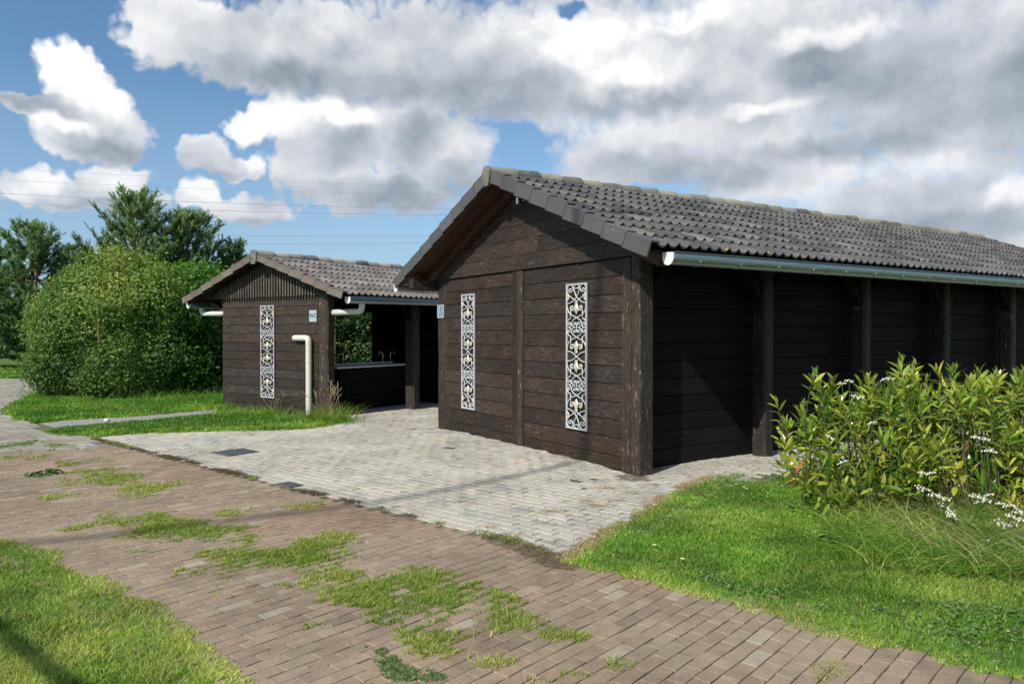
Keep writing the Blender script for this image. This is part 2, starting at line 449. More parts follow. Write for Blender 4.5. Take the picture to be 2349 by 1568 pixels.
# domain warps (billows)
w1 = n.noise(P0, 7, 1, .5, out=1, dim='2D'); w2 = n.noise(P0, 26, 2, .55, out=1, dim='2D')
wv = n.vmath('MULTIPLY_ADD', n.vmath('SUBTRACT', w1, (.5, .5, .5)), (.034, .030, 0), (-.008, .010, 0))
wv2 = n.vmath('MULTIPLY_ADD', n.vmath('SUBTRACT', w2, (.5, .5, .5)), (.034, .030, 0), wv)
P = n.vmath('ADD', P0, wv2)
DENS = [(150, 130, 92, 68), (178, 200, 92, 75), (245, 245, 82, 62), (130, 285, 105, 58), (225, 292, 95, 52), (50, 226, 100, 25),
        (60, 402, 105, 42), (250, 385, 88, 50), (180, 430, 200, 38), (430, 428, 62, 36), (560, 468, 105, 42),
        (640, 235, 85, 62), (545, 265, 72, 45), (445, 338, 72, 45), (530, 365, 75, 35), (740, 275, 150, 95), (890, 290, 190, 120),
        (720, 370, 130, 75), (1010, 330, 130, 105), (850, 425, 215, 60),
        (400, 45, 150, 105), (560, 90, 190, 110), (760, 100, 300, 120), (1000, 120, 330, 150), (1300, 120, 330, 190), (1700, 150, 480, 260), (2200, 180, 420, 290),
        (1430, 345, 215, 115), (1750, 365, 320, 120), (2100, 470, 340, 130), (2330, 480, 160, 140)]
HOLES = [(1172, 335, 55, 85), (1292, -4, 34, 24), (1440, 432, 190, 26), (1130, 445, 60, 40)]
L = blobfield(P, DENS, .12); Hh = blobfield(P, HOLES, .05)
edge_n = n.math('ADD', n.math('MULTIPLY', n.noise(P, 38, 6, .62, dim='2D'), .62),
               n.math('MULTIPLY', n.math('SUBTRACT', 1., n.voro(n.vmath('MULTIPLY_ADD', wv2, (.4, .4, 0), P0), 44, 'F1', detail=1., dim='2D')), .38))
D = n.math('SUBTRACT', 1.0, L)
D = n.math('SUBTRACT', D, n.math('MULTIPLY', n.math('MAXIMUM', n.math('SUBTRACT', 1.15, Hh), 0.), .75))
# clouds of the sky outside the picture: plain noise
gen = n.math('SUBTRACT', n.noise(n.vmath('MULTIPLY', dirv, (1, 1, 2.2)), 2.6, 4, .55), .5)
gen = n.math('MULTIPLY', gen, 1.6)
front = n.math('MULTIPLY', n.rng(n.math('ABSOLUTE', az), .72, .95, 1, 0), n.rng(el, .50, .75, 1, 0))
D = n.math('ADD', n.math('MULTIPLY', D, front), n.math('MULTIPLY', gen, n.math('SUBTRACT', 1., front)))
Dn = n.math('MULTIPLY_ADD', n.math('SUBTRACT', edge_n, .5), .72, D)
soft = n.rng(az, -.36, .10, 0, 1)
alpha = n.rng(Dn, n.math('MULTIPLY_ADD', soft, -.16, -.11), n.math('MULTIPLY_ADD', soft, .22, .19), 0, 1, smooth=True)
# light: relief from the billow noise, seen from the sun's side, and grey undersides
bv = n.vmath('MULTIPLY', n.vmath('ADD', P0, n.vmath('SCALE', wv2, .6)), (1., 1.25, 0.))
bil = n.noise(bv, 6.5, 5, .5, dim='2D')
bil2 = n.noise(n.vmath('ADD', bv, (-.014, .026, 0)), 6.5, 5, .5, dim='2D')
relief = n.math('MULTIPLY', n.math('SUBTRACT', bil, bil2), 1.5)
SHADE = [(760, 175, 330, 48), (1080, 185, 200, 75), (1480, 215, 240, 40), (2090, 185, 340, 115), (2330, 190, 120, 150), (1560, 392, 240, 46), (1420, 360, 120, 40), (780, 305, 85, 68), (940, 285, 75, 80),
         (80, 226, 130, 22), (225, 320, 130, 26), (200, 455, 230, 20), (560, 497, 120, 18), (860, 445, 220, 45), (480, 388, 90, 20), (1950, 320, 260, 40), (2150, 500, 260, 40), (1030, 400, 90, 70), (1850, 130, 130, 60)]
Sf = n.math('SUBTRACT', 1.0, blobfield(P, SHADE, .18))
Sf = n.math('MULTIPLY_ADD', n.math('SUBTRACT', bil, .5), 1.0, Sf)
shade = n.rng(Sf, -.55, .75, 0, 1, smooth=True)
LIT = [(150, 130, 100, 80), (640, 225, 110, 50), (760, 230, 150, 30), (1310, 70, 110, 120), (1430, 150, 170, 65), (250, 375, 90, 45), (90, 390, 80, 25), (1760, 222, 110, 22), (2310, 412, 80, 40), (1560, 30, 120, 40), (560, 270, 80, 40), (210, 210, 110, 50), (110, 270, 80, 30), (430, 420, 50, 22), (1880, 60, 160, 30), (560, 350, 40, 18)]
Lf = n.math('SUBTRACT', 1.0, blobfield(P, LIT, .15))
lit = n.rng(n.math('MULTIPLY_ADD', n.math('SUBTRACT', bil, .5), .9, Lf), -.4, .8, 0, 1, smooth=True)
thin = n.rng(Dn, .0, .5, .10, 0)
t = n.math('ADD', n.math('SUBTRACT', .63, n.math('MULTIPLY', shade, .45)), n.math('MULTIPLY', lit, .46))
t = n.math('ADD', n.math('ADD', t, relief), thin)
ccol = n.ramp(t, [(0., (.265, .315, .38)), (.30, (.42, .465, .53)), (.62, (.64, .67, .715)), (1., (.96, .965, .97))])
SKY_S = .10
cloud = n.vmath('SCALE', ccol, CLOUD_GAIN / SKY_S)
skyc = n.mix(1.0, sky.outputs[0], SKY_TINT, 'MULTIPLY')
haze = n.rng(el, .0, .30, .75, 0)
skyc = n.mix(haze, skyc, tuple(c * CLOUD_GAIN / SKY_S for c in (.36, .50, .69)))
hcl = n.rng(el, .0, .30, .30, 0)
cloud = n.mix(hcl, cloud, tuple(c * CLOUD_GAIN / SKY_S for c in (.55, .63, .73)))
fin = n.mix(alpha, skyc, cloud)
bg = n.new('ShaderNodeBackground'); n.set(bg.inputs[0], fin); n.set(bg.inputs[1], SKY_S)
wo = n.new('ShaderNodeOutputWorld'); n.t.links.new(bg.outputs[0], wo.inputs[0])
scene.view_settings.view_transform = 'Standard'; scene.view_settings.look = 'None'; scene.view_settings.gamma = 1
scene.view_settings.exposure = 0.40
scene.cycles.max_bounces = 6; scene.cycles.transparent_max_bounces = 6
scene.cycles.use_denoising = True
# ------------------------------------------------------------------ where things stand
C3 = gnd(1468, 1092)                       # near corner of the large wash house
U3 = gnd(1006, 981) - C3; GW = float(np.linalg.norm(U3)); U3 /= GW
W3 = np.array([U3[1], -U3[0]]); ROT3 = atan2(W3[1], W3[0])
def big(a, b): return C3 + W3 * a + U3 * b
C1 = gnd(743, 956)                         # near corner of the small wash house
U1 = gnd(512, 933) - C1; SW = float(np.linalg.norm(U1)); U1 /= SW
W1 = np.array([U1[1], -U1[0]]); ROT1 = atan2(W1[1], W1[0])
def small(a, b): return C1 + W1 * a + U1 * b
E1 = gnd(1280, 1268) - gnd(215, 1005); E1 /= np.linalg.norm(E1)    # along the edge between the two pavings
E2 = np.array([-E1[1], E1[0]])
TIP = gnd(1280, 1268)

def pxs(L): return np.array([gnd(x, y) for x, y in L])
LAWN_L = pxs([(-700, 1240), (0, 1240), (110, 1265), (200, 1318), (290, 1365), (350, 1395), (390, 1425), (440, 1475), (470, 1505), (545, 1565), (620, 1640), (700, 1760), (-900, 2100)])
LAWN_R = np.concatenate([pxs([(1306, 1290), (1345, 1305), (1480, 1332), (1600, 1358), (1700, 1388), (1800, 1425), (1900, 1452), (2000, 1478), (2100, 1500), (2230, 1530), (2349, 1560), (2700, 1640), (3300, 1700)]),
                         [big(14, -6.5), big(14, -.9), big(3.2, -.9)], pxs([(1800, 1062), (1640, 1095), (1560, 1122), (1490, 1165), (1400, 1215), (1340, 1262)])])
ISLE_A = pxs([(108, 990), (150, 999), (215, 1002), (330, 993), (500, 988), (600, 987), (690, 984), (760, 975), (797, 964), (790, 950), (743, 950), (512, 930), (500, 950), (430, 956), (300, 969), (215, 975), (140, 982)])
ISLE_B = pxs([(8, 942), (40, 962), (78, 971), (150, 963), (300, 955), (430, 944), (500, 937), (512, 930), (540, 905), (400, 880), (150, 880), (98, 886), (60, 911), (20, 930)])
SIDE = pxs([(88, 970), (140, 984), (215, 976), (300, 970), (430, 957), (500, 951), (520, 938), (500, 936), (430, 943), (300, 954), (150, 962)])
TRACK = pxs([(235, 1026), (215, 1000), (112, 992), (70, 968), (0, 948), (14, 928), (62, 908), (96, 890), (104, 868), (-900, 866), (-1200, 1046), (0, 1036)])
BROWN = np.concatenate([[TIP + E1 * .3 - E2 * .02], [gnd(215, 1005) - E2 * .02 + E1 * .35], pxs([(225, 1028), (0, 1037), (-900, 1046), (-900, 1300), (0, 1290), (90, 1320), (170, 1370), (260, 1420), (340, 1470), (390, 1520), (430, 1570), (500, 1640), (600, 1680), (680, 1800),
                        (1200, 2000), (2500, 1900), (3200, 1690), (2700, 1560), (2349, 1515), (2100, 1455), (1900, 1408), (1700, 1348), (1500, 1298), (1345, 1262)])])
LIGHT = np.concatenate([[TIP], [gnd(215, 1005)], pxs([(330, 990), (500, 984), (690, 980), (770, 968), (790, 955)]), [small(.1, .3), small(3.3, .35), small(3.2, -.3), small(9, -.3), big(12.5, 5.2), big(12.5, -.95), big(3.2, -.95)],
                        pxs([(1810, 1082), (1665, 1112), (1600, 1140), (1530, 1190), (1440, 1240), (1360, 1285)])])

def ghump(P):
    """the pale paving rises a little towards the large wash house"""
    q = P - C3; a = q @ W3; b = q @ U3
    d = np.where(a < 0, -a, 0.); h1 = .035 * np.exp(-(d / .8) ** 2) * np.clip((b - .15) / .6, 0, 1) * np.clip((GW - .15 - b) / .6, 0, 1)
    h2 = .03 * np.clip(a / 1.2, 0, 1) * np.clip((b + 1.4) / 1.0, 0, 1)
    return np.where(a > 0, h2 * (b < .6), h1)

def pavers(name, mat, poly, along, across, lx, ly, cols, base, rough=.0008, gap=.0055, tilts=.003, bev=.0022, hump=None, blotch=None):
    """stretcher-bond field of real chamfered stones inside a polygon"""
    along = np.array(along); across = np.array(across)
    lo = np.array([(poly @ along).min(), (poly @ across).min()]); hi = np.array([(poly @ along).max(), (poly @ across).max()])
    o = TIP; o2 = np.array([o @ along, o @ across])
    i0, i1 = int((lo[0] - o2[0]) / lx) - 1, int((hi[0] - o2[0]) / lx) + 2
    j0, j1 = int((lo[1] - o2[1]) / ly) - 1, int((hi[1] - o2[1]) / ly) + 2
    I, J = np.meshgrid(np.arange(i0, i1), np.arange(j0, j1)); I = I.ravel(); J = J.ravel()
    u = o2[0] + (I + .5 * (J % 2) + .5 + .04 * np.sin(J * 1.7)) * lx; v = o2[1] + (J + .5) * ly
    P = u[:, None] * along + v[:, None] * across
    vis = (np.linalg.norm(P, axis=1) < 60) & (P[:, 1] > 1.2) & (np.abs(P[:, 0]) < P[:, 1] * .95 + 2.5)
    k = inside(P, poly) & vis
    P = P[k]; N = len(P)
    hx = (lx - gap) / 2 * (1 + rng.normal(0, .012, N)); hy = (ly - gap) / 2 * (1 + rng.normal(0, .02, N)); bv = bev
    z = rng.normal(0, rough, N) + (fbm(P[:, 0] * 1.3, P[:, 1] * 1.3, 3) - .5) * .014
    tilt = rng.normal(0, tilts, (N, 2)); ang = rng.normal(0, .018, N)
    ca, sa = np.cos(ang), np.sin(ang)
    A = along[None] * ca[:, None] + across[None] * sa[:, None]; B = -along[None] * sa[:, None] + across[None] * ca[:, None]
    V = np.zeros((N, 12, 3))
    for r, (ins, dz) in enumerate(((bv, 0.), (0., -bv), (0., -.03))):
        for c, (sx, sy) in enumerate(((-1, -1), (1, -1), (1, 1), (-1, 1))):
            ox = sx * (hx - ins); oy = sy * (hy - ins)
            V[:, r * 4 + c, :2] = P + A * ox[:, None] + B * oy[:, None]
            V[:, r * 4 + c, 2] = z + dz + tilt[:, 0] * ox + tilt[:, 1] * oy
    q = V[:, :, :2].reshape(-1, 2); wx = np.stack([fbm(q[:, 0] * .9 + 4, q[:, 1] * .9, 91, 3) - .5, fbm(q[:, 0] * .9, q[:, 1] * .9 + 7, 93, 3) - .5], 1)
    V[:, :, :2] += (wx * np.minimum(1, np.linalg.norm(q - TIP, axis=1) / .8)[:, None] * .075).reshape(N, 12, 2)
    if hump is not None: V[:, :, 2] += hump(V[:, :, :2].reshape(-1, 2)).reshape(N, 12)
    fl = [[0, 1, 2, 3]]
    for r in (0, 1):
        for c in range(4): d = (c + 1) % 4; fl.append([r * 4 + c, (r + 1) * 4 + c, (r + 1) * 4 + d, r * 4 + d])
    F = (np.array(fl)[None] + (np.arange(N) * 12)[:, None, None]).reshape(-1, 4)
    cols = np.array(cols); w = rng.random(N)
    pick = np.minimum((w ** 1.5 * len(cols)).astype(int), len(cols) - 1)
    cc = cols[pick] * (1 + rng.normal(0, .045, N))[:, None] * (1 + rng.normal(0, .012, (N, 3)))
    if blotch is not None: cc = blotch(P, cc)
    mb = MB(); wc = V.reshape(-1, 3).copy(); wc[:, :2] += np.repeat(rng.random((N, 2)) * 3, 12, 0) * 0
    mb.add(V.reshape(-1, 3), F, np.repeat(np.clip(cc, .01, .9), 12, 0), wc)
    # bedding sand seen in the joints
    g = .5
    Q = P; cell = np.unique(np.round(Q / g).astype(int), axis=0)
    q = np.array([(-.5, -.5), (.5, -.5), (.5, .5), (-.5, .5)]) * (g + .25)
    SV = np.zeros((len(cell), 4, 3)); SV[:, :, :2] = cell[:, None] * g + q[None]
    keep = inside(SV.reshape(-1, 3)[:, :2], poly).reshape(-1, 4).any(1)
    SV = SV[keep]
    SV[:, :, 2] = -.007 - .00003 * (np.arange(len(SV)) % 97)[:, None]
    if hump is not None: SV[:, :, 2] += hump(SV[:, :, :2].reshape(-1, 2)).reshape(-1, 4)
    mb.add(SV.reshape(-1, 3), np.arange(len(SV) * 4).reshape(-1, 4), base)
    return mb.build(name, mat), P

mb = MB(); G = 1500
mb.add([(-G, -G, -.035), (G, -G, -.035), (G, G, -.035), (-G, G, -.035)], [[0, 1, 2, 3]])
tag(mb.build('ground', M_GROUND), kind='structure')
for nm, poly in (('lawn', LAWN_L), ('lawn', LAWN_R), ('lawn', ISLE_A), ('lawn', ISLE_B)):
    mb = MB(); mb.add([(x, y, -.010) for x, y in poly], [list(range(len(poly)))[::(1 if np.cross(poly - np.roll(poly, 1, 0), np.roll(poly, -1, 0) - poly).sum() > 0 else -1)]])
    tag(mb.build(nm, M_SOIL), kind='structure')
def bl_brown(P, c):
    r = fbm(P[:, 0] * .8, P[:, 1] * .8, 21); s = np.clip((r - .52) * 6, 0, 1)[:, None]
    return c * (1 - s * .12) + s * np.array([.022, -.002, -.006]) * .7
brown, _pb = pavers('brown_path', M_BROWN, BROWN, E2, E1, .186, .092,
             [(0.276, 0.212, 0.147), (0.267, 0.204, 0.142), (0.283, 0.22, 0.153), (0.257, 0.195, 0.136), (0.276, 0.209, 0.146), (0.264, 0.204, 0.142), (0.285, 0.224, 0.158), (0.278, 0.213, 0.147), (0.25, 0.193, 0.135), (0.271, 0.202, 0.14), (0.269, 0.209, 0.145), (0.339, 0.288, 0.215)], (.092, .072, .050), blotch=bl_brown)
tag(brown, kind='structure')
def bl_light(P, c):
    r = fbm(P[:, 0] * .5 + 9, P[:, 1] * .5, 31)
    return c * (.86 + .26 * r)[:, None]
light, _pl = pavers('pale_yard', M_LIGHT, LIGHT, E1, E2, .212, .112,
             [(.395, .368, .308), (.402, .376, .316), (.386, .360, .300), (.410, .386, .326), (.392, .364, .300), (.379, .356, .298), (.398, .371, .310), (.388, .362, .304), (.406, .380, .320), (.382, .360, .304), (.395, .352, .28), (.325, .312, .28)], (.140, .122, .090), rough=.0014, gap=.011, bev=.0035, tilts=.0045, hump=ghump, blotch=bl_light)
tag(light, kind='structure')
track, _pt = pavers('grey_track', M_GREYP, TRACK, (1, 0), (0, 1), .22, .11, [(.27, .25, .205), (.30, .275, .23), (.24, .225, .18), (.32, .30, .26)], (.12, .13, .05))
tag(track, kind='structure')
mb = MB(); mb.add([(x, y, -.004) for x, y in SIDE], [list(range(len(SIDE)))]); tag(mb.build('side_path', M_SLAB), kind='structure')
# ------------------------------------------------------------------ roofs
def slope_frame(eb, ez, rb, rz):
    d = np.array([0, rb - eb, rz - ez]); L = np.linalg.norm(d); d /= L
    nn = np.array([0, -d[2], d[1]]) * (1 if d[1] > 0 else -1)
    return np.array([0, eb, ez]), d, nn, L
def tiles(a0, a1, eb, ez, rb, rz, rows, wave=.15, amp=.0205):
    o, d, nn, L = slope_frame(eb, ez, rb, rz); mb = MB(); tw = wave * 2
    nc = int(round((a1 - a0) / tw)); tw = (a1 - a0) / nc; rl = L / rows; m = 17
    x = np.linspace(0, 1, m); ph = x * 4 * pi
    h = amp * np.cos(ph + .75 * np.sin(ph + .5))
    flip = 1
    for r in range(rows):
        for c in range(nc):
            j = rng.normal(0, .003) - (.02 if rng.random() < .006 else 0); lf = rng.normal(0, .0014); tl = rng.normal(0, .002)
            s0 = r * rl - .035 + j; s1 = (r + 1) * rl + .01
            V = []
            for (s, up, dn) in ((s1, .002, 0), ((s0 * .5 + s1 * .5), .019, 0), (s0, .037, 0), (s0 + .002, .016, 0)):
                V.append(o + np.outer(a0 + (c + x) * tw, (1, 0, 0)) + d * s + np.outer(h + up + lf + tl * (x - .5), nn))
            V = np.concatenate(V); F = []
            for k in range(3):
                i = np.arange(m - 1)
                F.append(np.stack([k * m + i, (k + 1) * m + i, (k + 1) * m + i + 1, k * m + i + 1], 1)[:, ::flip])
            t = rng.random(3)
            if rng.random() < .07: t[0] = 0; t[1] = .25
            mb.add(V, np.concatenate(F), t, V + rng.random(3) * 5)
    return mb
def verge(aedge, sgn, eb, ez, rb, rz, rows, drop, thick=.03, lap=.10):
    """angled verge tiles: one side leaf and one top leaf for each course"""
    o, d, nn, L = slope_frame(eb, ez, rb, rz); mb = MB(); rl = L / rows
    for r in range(rows):
        s0 = r * rl - .04; s1 = (r + 1) * rl - .012
        M = np.eye(4); M[:3, 0] = d; M[:3, 1] = (-sgn, 0, 0); M[:3, 2] = nn; M[:3, 3] = o + np.array([aedge, 0, 0]) + d * s0 + nn * (.010 + rng.normal(0, .003))
        if np.linalg.det(M[:3, :3]) < 0: y0, y1 = -thick, 0.; M[:3, 1] *= -1; ya, yb = 0, thick; yc, yd = -lap, thick
        else: ya, yb = -thick, 0; yc, yd = -thick, lap
        lift = .022
        for (lo, hi) in (((0, ya, -drop), (s1 - s0, yb, .028)), ((0, yc, .012), (s1 - s0, yd, .032))):
            n0 = mb.n; mb.cbox(lo, hi, .006, 0, M)
            v = mb.v[-1]; s = (v - M[:3, 3]) @ d; mb.v[-1] = v + np.outer((1 - s / (s1 - s0)) * lift, nn)
    return mb
def ridge_caps(a0, a1, b, z, r, step=.37, pend=True):
    mb = MB(); k = int((a1 - a0) / step) + 1; an = np.linspace(-.12, pi + .12, 13)
    for i in range(k):
        s = a0 + i * step + rng.normal(0, .004); L = step + .05; rr = r * (1 + rng.normal(0, .025)); lift = rng.normal(0, .005)
        V = []
        for (q, ra) in ((0., .86), (L - .06, 1.07), (L, 1.04), (L, .84)):
            V.append(np.stack([np.full(13, s + q), b + rr * ra * np.cos(an), z + lift + rr * ra * np.sin(an) * 1.02], 1))
        V = np.concatenate(V); i_ = np.arange(12); F = np.concatenate([np.stack([q * 13 + i_, q * 13 + i_ + 1, (q + 1) * 13 + i_ + 1, (q + 1) * 13 + i_], 1) for q in range(3)])
        mb.add(V, F, rng.random(3), V + rng.random(3) * 4)
    # shield-shaped end disc
    p = [(r * cos(t), r * sin(t)) for t in np.linspace(0, pi, 13)] + [(-r * .95, -.04), (-r * .55, -.17), (r * .55, -.17), (r * .95, -.04)]
    for (aa, ab) in ((a0 - .035, a0 + .004), (a1 - .01, a1 + .03)):
        M = np.array([[0, 1, 0, 0], [1, 0, 0, b], [0, 0, 1, z], [0, 0, 0, 1.]])
        mb.prism(p, aa, ab, M, (.1, .5, .5))
    return mb
GD = .045
def gutter(a0, a1, b, z, r, side, fall=0.):
    """half-round trough with rolled front lip; side=-1: front lip towards -b"""
    mb = MB(); an = np.linspace(0, pi, 13); prof = [(side * r, GD), (side * r, GD * .5)] + [(side * r * cos(t), -r * sin(t)) for t in an] + [(-side * r, GD)]
    lip = [(side * (r + .011 * (1 - cos(t))), GD + .011 * sin(t) + .004) for t in np.linspace(0, pi * 1.6, 8)]
    prof = lip[::-1] + prof
    for rr in (1., .955):
        V = []
        for a in (a0, a1):
            V += [(a, b + y * (rr if abs(y) <= r else 1), z + fall * (a - a0) + (q * rr if q < 0 else q)) for (y, q) in prof]
        m = len(prof); i = np.arange(m - 1); F = np.stack([i, i + 1, m + i + 1, m + i], 1)
        mb.add(V, F if rr == 1 else F[:, ::-1])
    a = a0 + .38
    while a < a1:
        pts = [(a, b + side * (r + .003) * cos(t), z + fall * (a - a0) - (r + .003) * sin(t)) for t in np.linspace(.25, pi, 12)]
        mb.tube(pts, .003, 5); a += .62
    for a in np.arange(a0 + 2.5, a1, 4.):
        pts = [np.array((q, b + side * (r + .004) * cos(t), z + fall * (a - a0) - (r + .004) * sin(t))) for q in (a, a + .09) for t in np.linspace(0, pi, 13)]
        i = np.arange(12); mb.add(pts, np.stack([i, i + 1, 13 + i + 1, 13 + i], 1))
    return mb
def gutter_end(a, b, z, r):
    mb = MB(); M = np.array([[0, 1, 0, a], [1, 0, 0, b], [0, 0, 1, z], [0, 0, 0, 1.]])
    p = [(r * 1.06 * cos(t), -r * 1.06 * sin(t)) for t in np.linspace(0, pi, 15)] + [(-r * 1.04, GD + .004), (r * 1.04, GD + .012)]
    mb.prism(p, -.012, .0, M); return mb
def plank_poly(mb, poly, a0, a1):
    """board with outline (b,z); grain runs along b"""
    p = np.array(poly, float); k = len(p)
    V = np.concatenate([np.stack([np.full(k, a0), p[:, 0], p[:, 1]], 1), np.stack([np.full(k, a1), p[:, 0], p[:, 1]], 1)])
    F = [list(range(k))[::-1], [k + i for i in range(k)]]
    for i in range(k): j = (i + 1) % k; F.append([i, j, k + j, k + i])
    r = rng.random(3); mb.add(V, F, rng.random(3), np.stack([V[:, 1] + r[0] * 40, V[:, 2] + r[1] * 7, V[:, 0] + r[2] * 7], 1))
def rough_post(parent, a0, a1, b0, b1, z0, z1, name='post', mat=None):
    """hewn post: chamfered, with a wavy surface"""
    mb = MB(); nz = 26; ca = (a1 - a0) / 2; cb = (b1 - b0) / 2; ch = min(ca, cb) * .30
    ring = []
    for (sx, sy) in ((-1, -1), (1, -1), (1, 1), (-1, 1)):
        ring += [(sx * ca, sy * (cb - ch)), (sx * (ca - ch), sy * cb)] if sx * sy > 0 else [(sx * (ca - ch), sy * cb), (sx * ca, sy * (cb - ch))]
    R = []
    for i in range(8):
        p = np.array(ring[i]); q = np.array(ring[(i + 1) % 8]); R += [p, p * .5 + q * .5]
    R = np.array(R); m = len(R); V = []
    ph = rng.random() * 50
    for i in range(nz + 1):
        z = z0 + (z1 - z0) * i / nz
        w = 1 + (vnoise(np.arange(m) * 1.3 + ph, np.full(m, z * 6.), 5) - .5) * .09 + (vnoise(np.zeros(m) + ph, np.full(m, z * 2.), 9) - .5) * .05
        V.append(np.stack([(a0 + a1) / 2 + R[:, 0] * w, (b0 + b1) / 2 + R[:, 1] * w, np.full(m, z)], 1))
    V = np.concatenate(V); j = np.arange(m); k = (j + 1) % m
    F = np.concatenate([np.stack([i * m + j, i * m + k, (i + 1) * m + k, (i + 1) * m + j], 1) for i in range(nz)])
    r = rng.random(3)
    mb.add(V, F, r, np.stack([V[:, 2] + r[0] * 40, V[:, 0] * 1. + r[1] * 7, V[:, 1] + r[2] * 7], 1))
    mb.f.setdefault(m, []).append(np.array([list(range(nz * m, nz * m + m))]))
    return mb.build(name, mat or M_POST, parent)
def plank_rows(mb, axis, lo, hi, fix0, fix1, zs, maxlen=4.2, gap=.006, bev=.006):
    """horizontal boards; axis 0: run along a, 1: run along b"""
    for z0, z1 in zip(zs[:-1], zs[1:]):
        cuts = [lo]
        while hi - cuts[-1] > maxlen * 1.25: cuts.append(cuts[-1] + maxlen * (.65 + .5 * rng.random()))
        cuts.append(hi)
        for c0, c1 in zip(cuts[:-1], cuts[1:]):
            off = rng.normal(0, .0012)
            if axis == 0: mb.cbox((c0 + .0015, fix0 + off, z0 + gap / 2), (c1 - .0015, fix1 + off, z1 - gap / 2), bev, 0)
            else: mb.cbox((fix0 + off, c0 + .0015, z0 + gap / 2), (fix1 + off, c1 - .0015, z1 - gap / 2), bev, 1)

# ================================================================== large wash house
LEN = 12.0; OV = .48; MB_ = GW / 2
EB0, EZ0, RZ0 = -.63, 2.452, 3.735; EB1 = GW + .60
SLO = (RZ0 - EZ0) / (MB_ - EB0)
H3 = empty('wash_house', (*C3, 0), ROT3)
tag(H3, 'large black tarred timber wash house with long grey tiled roof and open post front', 'building')
ZS = [.012, .165] + [.165 + .2067 * i for i in range(1, 12)]
g = MB()
plank_rows(g, 1, .297, 2.338, 0.0, .03, ZS); plank_rows(g, 1, 2.602, 4.622, 0.0, .03, ZS)
g.cbox((.034, .02, .0), (.05, GW - .02, 2.6), .002, 1)
g.build('gable_wall', M_WOOD, H3)
for (b0, b1, pr) in ((.150, .294, .014), (2.342, 2.468, .022), (2.473, 2.599, .022)):
    g = MB(); g.cbox((-pr, b0, -.01), (.03, b1, 2.436), .010, 2, jit=.001); g.build('cover_board', M_POST, H3)
# upper gable: boards stand proud of the lower wall and are cut to the roof line
def roof_under(b, off=.10): return EZ0 - off + SLO * (min(b - EB0, EB1 - b))
g = MB(); z = 2.442
while z < RZ0 - .16:
    z1 = z + .206
    lo0 = EB0 + (z - EZ0 + .10) / SLO; lo1 = EB0 + (z1 - EZ0 + .10) / SLO
    lo0 = max(lo0, -.02); lo1 = max(lo1, -.02); hi0 = min(EB1 - (z - EZ0 + .10) / SLO, GW + .03); hi1 = min(EB1 - (z1 - EZ0 + .10) / SLO, GW + .03)
    cut = lo0 + (hi0 - lo0) * (.32 + .35 * rng.random())
    if hi1 - lo1 < .1: lo1 = hi1 = (lo0 + hi0) / 2 - .0; lo1 -= .01; hi1 += .01; cut = None
    if cut and lo1 < cut < hi1:
        plank_poly(g, [(lo0, z + .003), (cut - .001, z + .003), (cut - .001, z1 - .003), (lo1, z1 - .003)], -.036, .0)
        plank_poly(g, [(cut + .001, z + .003), (hi0, z + .003), (hi1, z1 - .003), (cut + .001, z1 - .003)], -.036, .0)
    else: plank_poly(g, [(lo0, z + .003), (hi0, z + .003), (hi1, z1 - .003), (lo1, z1 - .003)], -.036, .0)
    z = z1
plank_poly(g, [(-.02, 2.45), (GW + .02, 2.45), (GW + .02, roof_under(GW)), (MB_, roof_under(MB_) - .02), (-.02, roof_under(0))], .002, .03)
g.build('upper_gable', M_WOOD, H3)
rough_post(H3, -.018, .205, -.002, .146, -.02, 2.50)
rough_post(H3, -.018, .19, 4.626, GW, -.02, 2.44)
PA = [2.06, 4.17, 6.30, 8.45, 10.55]
for a in PA: rough_post(H3, a, a + .175, -.02, .19, -.02, 2.5)
g = MB(); plank_rows(g, 0, .20, LEN, .245, .275, [.012] + [.012 + .207 * i for i in range(1, 14)])
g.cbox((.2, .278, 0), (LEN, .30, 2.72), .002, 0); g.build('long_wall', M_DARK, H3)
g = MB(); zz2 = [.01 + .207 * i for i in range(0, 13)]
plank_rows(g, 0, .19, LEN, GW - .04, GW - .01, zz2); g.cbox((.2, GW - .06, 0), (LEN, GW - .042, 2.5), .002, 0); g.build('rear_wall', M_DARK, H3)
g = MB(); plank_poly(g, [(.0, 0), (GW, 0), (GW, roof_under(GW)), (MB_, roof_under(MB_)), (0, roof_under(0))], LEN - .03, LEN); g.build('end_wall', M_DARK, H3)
g = MB(); g.cbox((-.01, .0, 2.50), (LEN, .15, 2.66), .008, 0); g.cbox((-.43, 4.985, 2.30), (.3, 5.125, 2.47), .010, 0); g.build('eave_beam', M_POST, H3)
for a in PA + [.02]:
    for sg in (-1, 1):
        if a < 1 and sg < 0: continue
        g = MB(); c = a + .0875; g.beam((c + sg * .05, .08, 1.98), (c + sg * .52, .08, 2.55), .10, .12, .008, (0, 1, 0)); g.build('brace', M_DARK, H3)
